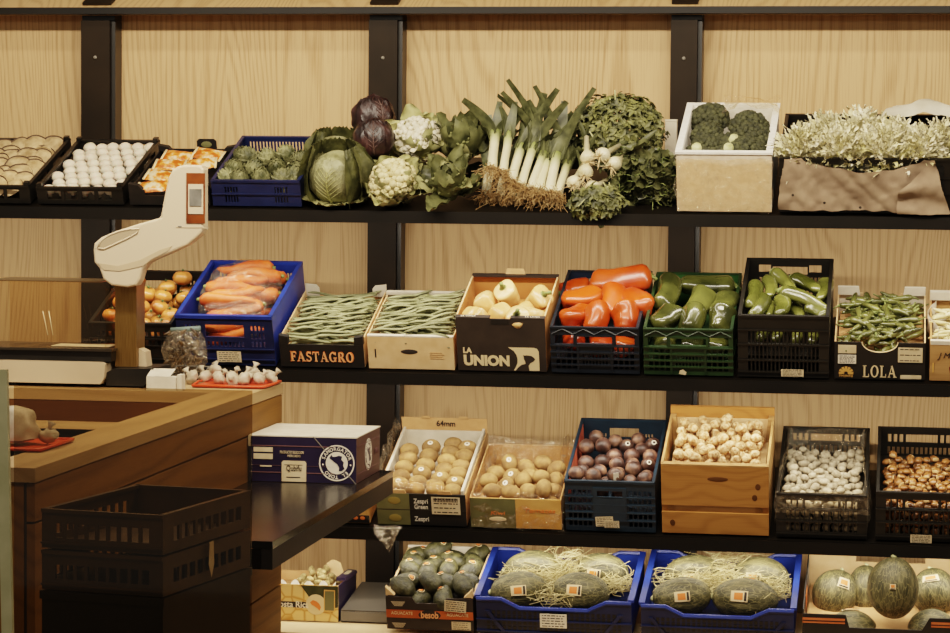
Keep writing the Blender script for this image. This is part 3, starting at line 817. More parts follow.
def p_cauli(r, seed, cm, leaves=13, lm=None, tilt=0):
    cu = bumpy_dome(r*.8, 110, r*.13, seed)
    l = G(); l2 = G(); rr = random.Random(seed)
    for k in range(leaves):
        a = 2*PI*k/leaves+rr.uniform(-.2, .2)
        leaf(l if k % 3 else l2, RZ(a) @ TR(0, r*.42, -r*.62) @ RX(R(rr.uniform(48, 78))), r*rr.uniform(1.05, 1.5), r*rr.uniform(.42, .6), curl=rr.uniform(-.5, .8), cup=.35, ruf=r*.09, nr=3, seed=seed+k)
    for k in range(5):
        a = 2*PI*k/5+.4; leaf(l2, RZ(a) @ TR(0, r*.62, -r*.7) @ RX(R(66)), r*1.0, r*.4, curl=.5, cup=.4, ruf=r*.06, seed=k)
    st = G().sweep([(0, 0, -r*.3), (0, 0, -r*.82)], [r*.4, r*.3], 12)
    return proto(('curd', cu, cm), ('outer_leaves', l, lm or M_CLEAF), ('pale_leaves', l2, M_CLEAFP), ('stalk', st, M_BROCS))
def p_romanesco(r, seed):
    cu = G(); rr = random.Random(seed)
    cu.ell(r*.6, r*.6, r*.6, 16, 10)
    for k in range(70):
        t = (k+.5)/70; ph = math.acos(1-t*1.1); th = k*2.39996
        d = Vector((math.sin(ph)*math.cos(th), math.sin(ph)*math.sin(th), math.cos(ph)))
        b = r*(.07+.09*t); q = d.to_track_quat('Z', 'Y').to_matrix().to_4x4()
        cu.sweep([(0, 0, 0), (0, 0, b*.7), (0, 0, b*1.5)], [b, b*.7, b*.12], 7, M=TR(*(d*r*.56)) @ q)
    l = G(); l2 = G()
    for k in range(26):
        a = 2*PI*k/26*2.03+rr.uniform(-.3, .3)
        leaf(l if k % 4 else l2, RZ(a) @ TR(0, r*.38, -r*.5) @ RX(R(rr.uniform(18, 85))), r*rr.uniform(1.2, 1.9), r*rr.uniform(.3, .48), curl=rr.uniform(-1.3, 1.0), cup=.45, ruf=r*.08, nr=3, seed=seed+k)
    st = G().sweep([(0, 0, -r*.2), (0, 0, -r*.75)], [r*.3, r*.24], 12)
    return proto(('curd', cu, M_ROMA), ('outer_leaves', l, M_DLEAF), ('pale_leaves', l2, M_CLEAF), ('stalk', st, M_BROCS))
def p_broccoli(r, seed):
    cu = bumpy_dome(r, 90, r*.2, seed, squash=.72, spread=R(105))
    st = G().sweep([(0, 0, -r*.1), (.003, 0, -r*.9)], [r*.4, r*.32], 12)
    return proto(('florets', cu, M_BROC), ('stalk', st, M_BROCS))
def p_leek(seed, L=.2):
    rr = random.Random(seed); r = rr.uniform(.0135, .0165)
    sh = G().sweep([(0, 0, 0), (0, 0, .006), (.001, .001, .06), (0, .002, .13), (.001, 0, L)], [r*.8, r*1.12, r*1.0, r*1.02, r*1.15], 14)
    lv = G()
    for k in range(8):
        a = (k % 2)*PI + rr.uniform(-1.25, 1.25); o = .002+.002*k; ln = (rr.uniform(.11, .17)+.014*k)*(.7 if seed < 2 else 1.0 if seed < 4 else 1.12); sp = rr.uniform(.1, .8)*(1 if k < 5 else 1.5); w = r*rr.uniform(1.15, 1.7)
        def fn(u, v):
            q = (u-.5)*2; x = q*w*(1-.55*v**2); dist = sp*ln*v*v
            return Vector((x*math.cos(a)-math.sin(a)*0, 0, 0)) + Vector((-math.sin(a)*(o+dist+abs(q)*-.004*(1-v)), math.cos(a)*(o+dist-abs(q)*.006*(1-v)), L-.03+ln*v*(1-.3*sp*v))) + Vector((0, math.sin(a)*x, 0))
        lv.grid(fn, 4, 9)
    rt = G()
    for k in range(80):
        a = rr.uniform(0, 6.28); s_ = rr.uniform(.2, 1); l = rr.uniform(.025, .075)
        p0 = Vector((math.cos(a)*r*s_*.8, math.sin(a)*r*s_*.8, .003)); d = Vector((math.cos(a)*rr.uniform(.2, 1), math.sin(a)*rr.uniform(.2, 1), -rr.uniform(.3, 1)))
        pts = [p0 + d*l*t + Vector((no(k, t*3, 1), no(k, t*3, 5), no(k, t*3, 9)))*.022*t for t in (0, .3, .55, .8, 1)]
        rt.tube(pts, .00085, 3)
    return proto(('shaft', sh, M_LEEKW), ('green_leaves', lv, M_LEEKG), ('roots', rt, M_ROOT))
def p_garlic_onion(seed):
    rr = random.Random(seed)
    b = G().sweep([(0, 0, 0), (0, 0, .006), (0, 0, .018), (0, 0, .032), (0, .002, .05), (.003, .004, .12)], [.006, .017, .0225, .017, .0085, .007], 16)
    t = G()
    for k in range(3): leaf(t, TR(0, .004, .11) @ RZ(k*2.1) @ RX(R(80)), .1, .008, curl=.4, cup=.3, ruf=.001, nu=3, nv=6)
    rt = G()
    for k in range(26):
        a = rr.uniform(0, 6.28); d = Vector((math.cos(a), math.sin(a), -rr.uniform(.1, .9)))*rr.uniform(.012, .03)
        rt.tube([(0, 0, .002), d*.5+Vector((0, 0, .004*no(k, 1, 1))), d], .0007, 4)
    return proto(('bulb', b, M_ONION), ('green_leaves', t, M_LEEKG), ('roots', rt, M_CREAM))
def foliage(rx, ry, rz, n, size, seed, lobes=3, up=.35, aspect=.55):
    """a bunch of small leaflets spread over and through a rounded clump"""
    rr = random.Random(seed); g = G()
    for k in range(n):
        while True:
            p = Vector((rr.uniform(-1, 1), rr.uniform(-1, 1), rr.uniform(-1, 1)))
            if .45 < p.length < 1: break
        q = p.length**.35; p = p.normalized()*q*(1+.34*no(p.x*2.4+seed, p.y*2.4, p.z*2.4))
        c = Vector((p.x*rx, p.y*ry, p.z*rz)); nrm = (Vector((p.x, p.y-.3, p.z+up))+Vector((rr.uniform(-.7, .7), rr.uniform(-.7, .7), rr.uniform(-.7, .7)))).normalized()
        MM = TR(*c) @ nrm.to_track_quat('Z', 'Y').to_matrix().to_4x4() @ RZ(rr.uniform(0, 6.28))
        s_ = size*rr.uniform(.65, 1.25)
        for j in range(lobes):
            a = (j-(lobes-1)/2)*1.05
            l = s_*(1 if j == lobes//2 else .8)
            Q = MM @ RZ(a)
            w = l*aspect
            g.add([(0, 0, 0), (-w*.5, l*.45, .12*l), (0, l*.55, -.04*l), (w*.5, l*.45, .12*l), (-w*.28, l*.8, .05*l), (0, l, -.08*l), (w*.28, l*.8, .05*l)],
                  [(0, 3, 2), (0, 2, 1), (1, 2, 5, 4), (2, 3, 6, 5)], Q)
    return g
def stems(pts0, pts1, n, r, seed, jit=.01):
    rr = random.Random(seed); g = G()
    for k in range(n):
        a = Vector(pts0)+Vector((rr.uniform(-1, 1), rr.uniform(-1, 1), rr.uniform(-1, 1)))*jit; b = Vector(pts1)+Vector((rr.uniform(-1, 1), rr.uniform(-1, 1), rr.uniform(-1, 1)))*jit*4
        g.tube([a, a.lerp(b, .5)+Vector((0, 0, .01)), b], r, 5)
    return g
def p_frisee(r, n, seed):
    rr = random.Random(seed); g = G(); g2 = G()
    for k in range(n):
        a = rr.uniform(0, 6.28); el = rr.uniform(R(5), R(88)); L = r*rr.uniform(.75, 1.25); w = r*rr.uniform(.025, .055)
        d0 = Vector((math.cos(a)*math.cos(el), math.sin(a)*math.cos(el), math.sin(el)))
        side = d0.cross(Vector((rr.uniform(-1, 1), rr.uniform(-1, 1), rr.uniform(-1, 1)))).normalized(); nn = side.cross(d0)
        cv = rr.uniform(-1.4, 1.4); tw = rr.uniform(-3, 3); ph = rr.uniform(0, 6)
        def pt(u, v):
            p = d0*L*v + nn*cv*L*.35*v*v + side*.12*L*math.sin(v*4+ph)*v
            q = math.cos(tw*v)*side + math.sin(tw*v)*nn
            jag = (1+.9*math.sin(v*38+ph))*(.35+1.1*v)*(1 if v < .93 else .3)
            return p + q*(u-.5)*2*w*jag + nn*.035*L*math.sin(v*24+ph+u*3)*v + d0*((u-.5)*2)**2*w*.9
        (g if el > R(25) or rr.random() < .6 else g2).grid(pt, 2, 16)
    return proto(('leaves', g, M_FRIS), ('inner_leaves', g2, M_FRISG))
def crumple(fn, nu, nv, amp, seed, fr=8):
    def f2(u, v):
        p = fn(u, v); q = p*fr
        return p + Vector((no(q.x+seed, q.y, q.z), no(q.x, q.y+seed, q.z+7), no(q.x+3, q.y, q.z+seed)))*amp + Vector((no(q.x*3, q.y*3, q.z*3+seed), no(q.x*3+4, q.y*3, q.z*3), no(q.x*3, q.y*3+9, q.z*3)))*amp*.4
    return G().grid(f2, nu, nv)
# ================================================================== TOP SHELF
rr = random.Random(11)
def win4(W, H): return [(a*W, b*W, .28*H, .84*H) for a, b in ((-.38, -.22), (-.18, -.03), (.02, .17), (.21, .37))]
def low_crate(f, label):
    r = root('low_plastic_crate', f.M, label, 'crate')
    walls(r, f, .007, win4(f.W, f.H), win4(f.W, f.H), [(-f.L*.36, -f.L*.05, .3*f.H, .8*f.H), (f.L*.05, f.L*.36, .3*f.H, .8*f.H)], M_BLACKP)
    base(r, f, M_BLACKP); rim(r, f, M_BLACKP, w=.013, hgt=.007)
    g = G()
    for sx in (-1, 1):
        for y in (0, f.L-.02): g.box(sx*(f.W/2-.011)-.009, sx*(f.W/2-.011)+.009, y, y+.02, f.H-.01, f.H+.016)
    for sx in (-1, 1):
        for y in (0, f.L-.02): part(r, 'corner_post', G().box(sx*(f.W/2-.011)-.009, sx*(f.W/2-.011)+.009, y, y+.02, f.H+.007, f.H+.018), M_BLACKP)
    return r
f1 = Fr(-49, 32, 205.5, 189, 137, Z1); low_crate(f1, 'black low crate of big flat brown mushrooms, far left of the top shelf')
caps = [p_flatcap(s) for s in range(5)]
pts = []
for j in range(8):
    for i in range(5):
        x = -f1.W*.40+i*f1.W*.2+(.028 if j % 2 else 0)+rr.uniform(-.008, .008); y = .045+j*f1.L*.112+rr.uniform(-.006, .006)
        if abs(x) > f1.W/2-.04 or x < -.1: continue
        pts.append((x, y, f1.H*.62+.012*(j % 2)+rr.uniform(0, .01)))
for (x, y, z), w in zip(pts, where([p[:2] for p in pts], 8)):
    k = rr.uniform(.82, .98)
    place('flat_mushroom', caps[rr.randrange(5)], f1.M @ TR(x, y, z) @ RX(R(rr.uniform(22, 34))) @ RY(R(rr.uniform(-8, 8))) @ RZ(rr.uniform(0, 6)) @ SC(k, k, k), 'flat brown mushroom in the far left crate, ' + w, 'mushroom', 'flat mushrooms in the far left crate')
f2 = Fr(37, 125, 205.5, 190, 138, Z1); low_crate(f2, 'black low crate of white button mushrooms on the top shelf')
btn = [p_button(s) for s in range(4)]
pts = []
for j in range(8):
    for i in range(6):
        x = -f2.W*.5+.03+(f2.W-.06)*((i+(.5 if j % 2 else 0))/5.5); y = .033+j*(f2.L-.066)/7
        if abs(x) < f2.W/2-.027: pts.append((x+rr.uniform(-.003, .003), y, f2.H*.72+rr.uniform(-.003, .006)))
for (x, y, z), w in zip(pts, where([p[:2] for p in pts], 8)):
    place('white_mushroom', btn[rr.randrange(4)], f2.M @ TR(x, y, z) @ RX(R(rr.uniform(-12, 12))) @ RZ(rr.uniform(0, 6)), 'white button mushroom in the low black crate, ' + w, 'mushroom', 'white mushrooms in the low crate')
# packets
f3 = Fr(129, 211, 207, 192, 147, Z1)
r = root('card_tray', f3.M, 'black card tray of orange snack packets between the white mushrooms and artichokes', 'tray')
walls(r, f3, .004, [(-f3.W*.3, f3.W*.3, f3.H*.62, f3.H)], [], [], M_BLACKC); base(r, f3, M_BLACKC)
part(r, 'sign_tab', G().prism([(-.036, 0), (.036, 0), (.036, .03), (.028, .038), (-.028, .038), (-.036, .03)], f3.L-.004, f3.L, TR(.03, 0, f3.H)), M_BLACKC)
part(r, 'printed_emblem', G().ell(.02, .0012, .012, 16, 8, M=TR(.03, f3.L-.006, f3.H+.018)), M_OLIVEC)
for sx in (-1, 1):
    for y in (.0, f3.L-.03): part(r, 'corner_flap', G().prism([(0, 0), (.05*-sx, 0), (.035*-sx, .016), (0, .022)], y, y+.02, TR(sx*f3.W/2, 0, f3.H)), M_BLACKC)
def p_packet(seed, w=.1, h=.06):
    def pl(s): return lambda u, v: Vector(((u-.5)*w, (v-.5)*h, s*.014*(max(0, math.sin(PI*u)*math.sin(PI*v)))**.6 + .002*no(u*6, v*6, seed)))
    g = G().grid(pl(1), 12, 8); g.grid(pl(-1), 12, 8)
    e = G().box(-w/2-.008, -w/2, -h/2, h/2, -.001, .001); e2 = G().box(w/2, w/2+.008, -h/2, h/2, -.001, .001)
    return proto(('pouch', g, M_PACKET), ('sealed_edge', e, M_CREAM), ('sealed_edge', e2, M_CREAM))
pk = [p_packet(s) for s in range(3)]
pts = [(-.07, .06, .045), (.05, .07, .045), (-.07, .15, .05), (.04, .16, .055), (-.06, .235, .06), (.05, .25, .06), (-.05, .31, .065), (.06, .32, .07)]
for (x, y, z), w in zip(pts, where([p[:2] for p in pts], 4)):
    place('snack_packet', pk[rr.randrange(3)], f3.M @ TR(x, y, z) @ RX(R(18)) @ RZ(R(rr.uniform(-15, 15))), 'orange and white packet in the black card tray, ' + w, 'packet', 'packets in the card tray')
# artichokes
f4 = Fr(212, 303, 208, 184, 136, Z1)
bw, bh = f4.W, f4.H
r = plastic('plastic_crate', f4, M_BLUED, 'blue plastic crate of artichokes on the top shelf', fh=slotrow(-bw*.36, -bw*.2, 5, .15*bh, .45*bh)+slotrow(-bw*.36, -bw*.2, 5, .55*bh, .8*bh)+slotrow(bw*.2, bw*.36, 5, .15*bh, .45*bh)+slotrow(bw*.2, bw*.36, 5, .55*bh, .8*bh), bh=slotrow(-bw*.42, bw*.42, 22, .35*bh, .86*bh, .5), sh=[], ribz=(.48,))
art = [p_artichoke(s) for s in range(4)]
pts = [f4.on(120+x/5, 130+y/5, f4.H+.0) for x, y in ((545, 118), (640, 125), (735, 120), (830, 112), (905, 145), (570, 188), (670, 182), (785, 185), (900, 195), (490, 228), (598, 238), (705, 228), (810, 235), (870, 225))]
pts = [(max(-f4.W/2+.042, min(f4.W/2-.042, p.x)), max(.045, min(f4.L-.045, p.y)), f4.H-.012+rr.uniform(-.006, .012)) for p in pts]
for (x, y, z), w in zip(pts, where([p[:2] for p in pts], 3)):
    place('artichoke', art[rr.randrange(4)], f4.M @ TR(x, y, z) @ RX(R(rr.uniform(-50, 70))) @ RY(R(rr.uniform(-40, 40))) @ RZ(rr.uniform(0, 6)) @ SC(.95, .95, .95), 'green artichoke in the blue crate, ' + w, 'artichoke', 'artichokes in the blue crate')

def ball(name, pr, px, py, Y, rot, label, cat, group=None, k=1):
    return place(name, pr, TR(*at(px, py, Y)) @ rot @ SC(k, k, k), label, cat, group)
xr0, xr1 = at(306, 212, .2).x, at(672, 212, .2).x
rs = part([o for o in C.objects if o.name == 'display_shelf'][0], 'display_riser', G().box(xr0, xr1, .24, .53, .001, .075), M_STEEL)
ball('savoy_cabbage', p_savoy(.094, 1), 337, 176, .075, RX(R(20)), 'large savoy cabbage with spread outer leaves beside the blue artichoke crate', 'cabbage')
ball('savoy_cabbage', p_savoy(.085, 5, 4), 336, 158, .335, RX(R(10)) @ RZ(.6), 'pale savoy cabbage half hidden behind the large savoy cabbage', 'cabbage')
ball('purple_cabbage', p_redcab(.068, 3), 374, 139, .15, RX(R(10)), 'dark purple cabbage, front one of the two stacked', 'cabbage')
ball('purple_cabbage', p_redcab(.072, 8), 373, 117, .32, RX(R(5)) @ RZ(.5), 'dark purple cabbage, topmost and rear one of the two', 'cabbage')
ball('cauliflower', p_cauli(.098, 2, M_CURD), 394, 182, .07, RX(R(48)), 'cream cauliflower at the front between savoy cabbage and leafy romanesco', 'cauliflower')
ball('cauliflower', p_cauli(.1, 6, M_CURDW, lm=M_CLEAFP), 417, 140, .27, RX(R(52)) @ RZ(.7), 'white cauliflower behind, right of the purple cabbages', 'cauliflower')
ball('romanesco', p_romanesco(.085, 2), 449, 183, .06, RX(R(40)), 'leafy green romanesco at the front, left of the leek roots', 'romanesco')
ball('romanesco', p_romanesco(.088, 7), 462, 145, .27, RX(R(35)) @ RZ(1.1), 'leafy dark green romanesco at the back, left of the leeks', 'romanesco')
# leeks
lk = [(492, 168, 495, 138), (503, 173, 509, 134), (511, 182, 522, 145), (521, 186, 533, 148), (530, 190, 543, 155), (539, 191, 548, 157), (549, 193, 556, 160), (558, 194, 566, 168)]
for i, (a, b, c, d) in enumerate(lk):
    p0 = at(a, b, .05+.004*(i % 2)); p1 = at(c, d, .17+.015*(i % 3)); ax = (p1-p0).normalized()
    place('leek', p_leek(i, .19), TR(*p0) @ ax.to_track_quat('Z', 'Y').to_matrix().to_4x4() @ RZ(rr.uniform(-.5, .5)), 'leek with white shaft and hanging roots, ' + ('leftmost of the bunch' if i == 0 else 'rightmost of the bunch' if i == 7 else ORD[i] + ' from the left of the bunch'), 'leek', 'leeks laid in a bunch')
lk2 = [(486, 197, 490, 165), (500, 200, 505, 170), (516, 202, 524, 172), (534, 203, 540, 173), (552, 203, 557, 175)]
for i, (a, b, c, d) in enumerate(lk2):
    p0 = at(a, b-3, .10); p1 = at(c, d, .23); ax = (p1-p0).normalized()
    place('leek', p_leek(20+i, .14), TR(*p0) @ ax.to_track_quat('Z', 'Y').to_matrix().to_4x4() @ RZ(rr.uniform(-.5, .5)), 'leek in the lower layer, mostly roots showing, ' + ORD[i] + ' from the left', 'leek', 'leeks laid in a bunch')
on = [(600, 157, .08, 'topmost of the bunch'), (611, 167, .09, 'right one, touching the spinach'), (585, 176, .07, 'in the middle of the bunch'), (589, 190, .06, 'lowest one, above the hanging parsley'), (573, 186, .07, 'leftmost, beside the leeks'), (588, 162, .1, 'upper left, with root tuft')]
for i, (a, b, Y, w) in enumerate(on):
    ang = rr.uniform(-.6, .6)
    place('green_onion', p_garlic_onion(i), TR(*at(a, b, Y-.03)) @ SC(1.2, 1.2, 1.2) @ RZ(ang) @ RX(R(-72+10*(i % 3))), 'white bulb onion with roots, ' + w, 'onion', 'bulb onions beside the leeks')
def bunch(name, parts, px, py, Y, label, cat): return place(name, proto(*parts), TR(*at(px, py, Y)), label, cat)
bunch('parsley_bunch', [('leaves', foliage(.155, .10, .118, 1700, .027, 3), M_PARS), ('stems', stems((0, -.02, -.13), (0, 0, .02), 24, .0025, 4, .03), M_STEM)], 617, 131, .30, 'big bunch of curly parsley at the back, right of the leeks', 'parsley')
def big_leaves(rx, ry, rz, n, size, seed):
    q = random.Random(seed); g = G(); st = G()
    for k in range(n):
        th = q.uniform(R(150), R(390)); el = q.uniform(-.9, 1.1)
        d = Vector((math.cos(th)*math.cos(el), math.sin(th)*math.cos(el), math.sin(el)))
        c = Vector((d.x*rx, d.y*ry, d.z*rz))*q.uniform(.6, 1)
        nn = (d+Vector((q.uniform(-.6, .6), q.uniform(-.4, .4), q.uniform(-.5, .5)))).normalized()
        MM = TR(*c) @ nn.to_track_quat('Z', 'Y').to_matrix().to_4x4() @ RZ(q.uniform(0, 6.28)) @ TR(0, -size*.5, 0)
        s_ = q.uniform(.7, 1.2); leaf(g, MM, size*s_, size*.42*s_, curl=q.uniform(-.4, 1.1), cup=.3, ruf=.006, nr=3, seed=k, nu=6, nv=7)
        st.tube([MM @ Vector((0, 0, 0)), MM @ Vector((0, -size*.25, -.01)), c*.35], .0018, 4)
    return g, st
sg, ss = big_leaves(.12, .08, .125, 130, .088, 6)
bunch('spinach_bunch', [('leaves', sg, M_SPIN), ('stems', ss, M_PSTEM)], 645, 180, .13, 'bunch of dark broad spinach leaves left of the foam box', 'spinach')
bunch('parsley_bunch', [('leaves', foliage(.085, .045, .052, 420, .027, 9), M_PARS), ('stems', stems((.02, .03, .05), (0, 0, 0), 10, .002, 4, .02), M_STEM)], 597, 202, .002, 'small parsley sprig bunch hanging over the shelf lip below the onions', 'parsley')
wb = root('price_card_box', TR(*at(671, 128, .40)), 'small white card box standing behind spinach and foam box', 'box')
part(wb, 'carton', G().box(-.02, .02, 0, .03, -.13, .022), M_CARDW); part(wb, 'lid', G().box(-.021, .021, -.001, .031, .023, .03), M_CARDW)

# foam box of broccoli
f5 = Fr(676, 773, 213, 157.5, 104, Z1); W, L, H = f5.W, f5.L, f5.H; t = .02
r = root('foam_box', f5.M, 'white foam box of broccoli on the top shelf', 'box')
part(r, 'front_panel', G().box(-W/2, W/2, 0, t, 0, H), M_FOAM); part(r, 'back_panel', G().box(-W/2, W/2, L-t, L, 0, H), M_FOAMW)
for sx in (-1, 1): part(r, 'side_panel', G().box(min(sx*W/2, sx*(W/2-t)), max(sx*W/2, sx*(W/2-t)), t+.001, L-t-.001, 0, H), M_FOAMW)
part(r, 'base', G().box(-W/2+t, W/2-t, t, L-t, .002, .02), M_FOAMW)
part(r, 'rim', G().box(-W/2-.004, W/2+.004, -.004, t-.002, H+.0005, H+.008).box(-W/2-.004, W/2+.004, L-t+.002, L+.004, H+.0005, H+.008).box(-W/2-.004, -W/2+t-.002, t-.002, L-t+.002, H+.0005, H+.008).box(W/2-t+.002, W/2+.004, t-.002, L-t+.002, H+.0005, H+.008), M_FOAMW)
part(r, 'plastic_wrap', crumple(lambda u, v: Vector((-W*.1+u*W*.62, L*.72+v*L*.34, H+.02+.03*math.sin(PI*u)*(1-v))), 14, 8, .02, 3, 14), M_FILM, True)
part(r, 'front_wrap', crumple(lambda u, v: Vector(((u-.5)*W*1.02, -.012, H*.02+v*H*.9)), 16, 12, .012, 5, 18), M_FILM3, True)
bro = [(710, 120, .054, 'rear left one'), (707, 137, .045, 'left one in the middle row'), (707, 149, .043, 'front left one'), (750, 130, .056, 'rear right one'), (750, 141, .055, 'right one in the middle row'), (748, 151, .048, 'front right one')]
for i, (a, b, q, w) in enumerate(bro):
    p = f5.on(a, b, H-.02); p.y = max(t+q+.004, min(L-t-q-.004, p.y)); p.x = max(-W/2+t+q+.002, min(W/2-t-q-.002, p.x))
    place('broccoli', p_broccoli(q*1.12, i), f5.M @ TR(p.x, p.y, H-.02) @ RX(R(rr.uniform(10, 35))) @ RY(R(rr.uniform(-15, 15))), 'dark green broccoli head in the foam box, ' + w, 'broccoli', 'broccoli in the foam box')
for i, (a, b, w) in enumerate([(731, 134, 'rear one'), (727, 147, 'front one, in the middle'), (696, 152, 'left one, by the foam wall')]):
    p = f5.on(a, b, H+.02)
    place('broccoli', p_broccoli(.05, 20+i), f5.M @ TR(p.x, max(t+.054, p.y+.02), H-.03) @ RX(PI+R(28)) @ RY(R(12*(i-1))), 'upturned broccoli showing its pale cut stalk, ' + w, 'broccoli', 'broccoli in the foam box')
# frisee crate
f6 = Fr(778, 985, 214, 163, 116, Z1); W, L, H = f6.W, f6.L, f6.H
r = plastic('plastic_crate', f6, M_BLACKP, 'black plastic crate lined with brown paper, full of curly endive', fh=[(-W/2+.02+i*.026, -W/2+.04+i*.026, (.12+.29*j)*H, (.34+.29*j)*H) for i in range(20) for j in range(3)], bh=[], sh=[], ribz=(.36, .66))
def pap(u, v):
    x = -W*.475+u*W*.735+(-.02 if u < .02 else 0)*(1-v)
    top = H*(1.04 - .2*math.sin(PI*min(1, max(0, (u-.12)/.8)))**.6 if .12 < u < .92 else 1.06)
    return Vector((x+(.03*(1-v) if u > .8 else 0)*(u-.8)/.2, -.02-.010*math.sin(u*9+v*3)-.006*abs(math.sin(u*23+v*7)), .016+v*(top-.016)))
part(r, 'paper_lining', crumple(pap, 60, 22, .007, 2, 16), M_PAPER, True)
part(r, 'paper_fold', crumple(lambda u, v: Vector((W*.08+u*W*.17+.06*(1-v)*u, -.044-.008*math.sin(v*8+u*4), .016+v*(H*(.5+.52*u)-.016))), 20, 14, .007, 9, 16), M_PAPER, True)
for hx, hz in ((-.43, .42), (-.275, .28), (-.1, .2)): part(r, 'punched_hole', G().sweep([(hx*W, -.046, hz*H), (hx*W, -.0445, hz*H)], [.0045, .0045], 10), M_INK)
fr_pos = [(800, 152, 'at the left end'), (826, 140, 'back, second from the left'), (838, 158, 'front, second from the left'), (862, 142, 'tallest, in the middle'), (880, 158, 'front, below the tallest one'), (898, 146, 'back, right of the tallest one'), (922, 156, 'front, second from the right'), (940, 148, 'at the right edge'), (812, 163, 'low one against the front paper'), (858, 164, 'low one in the dip of the paper'), (895, 164, 'low one beside the paper fold')]
for i, (a, b, w) in enumerate(fr_pos):
    p = f6.on(a, b, H+.0)
    place('curly_endive', p_frisee(.098 if i != 3 else .115, 270, i), f6.M @ TR(p.x, max(.06, min(L-.08, p.y)) if i < 8 else .052, H-(.02 if i < 8 else .055)) @ RX(R(-16)), 'pale curly endive in the paper-lined crate, ' + w, 'endive', 'curly endives in the lined crate')
p = f6.on(925, 128, H)
wbag = place('plastic_bag', proto(('film', crumple(lambda u, v: Vector(((u-.5)*.34, .02*math.sin(u*5)+v*.09, .03*math.sin(PI*u)**.5+.025*math.sin(PI*v))), 26, 10, .016, 4, 10), mat('white_bag', '#b3ab98', '#c9c1ae', rough=.4, scale=12))), f6.M @ TR(p.x+.02, L-.09, H+.005), 'white plastic bag lying behind the curly endives', 'bag')

# ================================================================== SECOND SHELF
# tomatoes
f = Fr(92, 177, 370, 331, 273, Z2); W, L, H = f.W, f.L, f.H
r = plastic('plastic_crate', f, M_BLACKP, 'black plastic crate of tomatoes behind the scale', fh=lattice(W, H, 12, ((.45, .6), (.7, .82)), None), bh=[(-.3*W, .12*W, .42*H, .8*H)]+slotrow(.18*W, .42*W, 5, .2*H, .45*H)+slotrow(.18*W, .42*W, 5, .55*H, .8*H), floor=.05)
tm = [p_tomato(s) for s in range(4)]
P = drop(f, 30, .031, .036, .052, seed=4, sq=.8)
for (x, y, z, q), w in zip(P, where([p[:2] for p in P], 5)):
    place('tomato', tm[rr.randrange(4)], f.M @ TR(x, y, z) @ RX(R(rr.uniform(-25, 25))) @ RY(R(rr.uniform(-25, 25))) @ RZ(rr.uniform(0, 6)) @ SC(q/.037, q/.037, q/.037), 'orange ribbed tomato in the black crate, ' + w, 'tomato', 'tomatoes in the black crate')
# carrots
f = Fr(179, 277, 371, 324, 263, Z2); W, L, H = f.W, f.L, f.H
def trap(r_, y, mm, zz): pass
bh_ = [(-.22*W, .26*W, .62*H, .86*H)]+[q for k in range(3) for q in slotrow(-.42*W, -.26*W, 4, (.34+.18*k)*H, (.46+.18*k)*H)]+[q for k in range(3) for q in slotrow(.28*W, .42*W, 4, (.34+.18*k)*H, (.46+.18*k)*H)]+slotrow(-.2*W, .24*W, 11, .38*H, .5*H)
fh_ = [(-.2*W, .2*W, .6*H, .86*H)]+[q for k in range(3) for q in slotrow(-.42*W, -.26*W, 4, (.4+.17*k)*H, (.51+.17*k)*H)]+[q for k in range(3) for q in slotrow(.26*W, .42*W, 4, (.4+.17*k)*H, (.51+.17*k)*H)]+slotrow(-.2*W, .2*W, 9, .4*H, .5*H)
r = root('plastic_crate', f.M, 'blue plastic crate holding a bag of carrots', 'crate')
walls(r, f, .006, fh_, bh_, [], M_BLUEP, mf=M_BLUED); base(r, f, M_BLUED); rim(r, f, M_BLUEP, w=.014, hgt=.012); ribs(r, f, M_BLUED, (.12, .34), d=.006)  # front in the deeper blue: its shade is put into the colour
part(r, 'inner_tray', G().box(-W/2+.01, W/2-.01, .012, L-.012, .05, .053), M_BLUED)
lines_tag(r, .085, .04, .01, H*.2, -.007, seed=3)
cp = []
for s in range(3):
    pts = [((i/12-.5)*.2, .008*math.sin(i*.5+s), .004*math.sin(i*.8)) for i in range(13)]
    cp.append(proto(('root', G().sweep(pts, [.026*(1-.6*(i/12)**1.2)*(.55 if i == 0 else 1)*(.3 if i == 12 else 1)*(1+.05*math.sin(i*2.7+s)) for i in range(13)], 12), M_CARROT), ('crown', G().sweep([(-.1, 0, 0), (-.112, .002, .002)], [.008, .006], 8), M_PSTEM)))
n = 0; pts = []
for lay, cnt in ((0, 6), (1, 7), (2, 7), (3, 6)):
    for i in range(cnt):
        y = .06+(L-.14)*(i+.5)/cnt+.01*lay; pts.append((rr.uniform(-.03, .03), y, .078+.038*lay, rr.uniform(-.4, .4)+.3))
for (x, y, z, a), w in zip(pts, where([(p[0], p[1]) for p in pts], 10)):
    place('carrot', cp[rr.randrange(3)], f.M @ TR(x, y, z) @ RZ(a + (PI if rr.random() < .3 else 0)) @ RX(rr.uniform(0, 6)), 'orange carrot inside the clear bag, ' + w, 'carrot', 'carrots in the clear bag')
def bagtop(u, v):
    th = 2*PI*u; k = math.sin(PI*.5*min(1, v*1.02))
    return Vector((math.cos(th)*(W/2-.022)*k, L*.5+math.sin(th)*(L/2-.03)*k, .08+.155*math.sqrt(max(0, 1-v*v))*(1+.12*math.sin(th))))
place('carrot_bag', proto(('film', crumple(bagtop, 44, 14, .014, 6, 14), M_FILM3)), f.M, 'clear plastic bag around the carrots in the blue crate', 'bag')
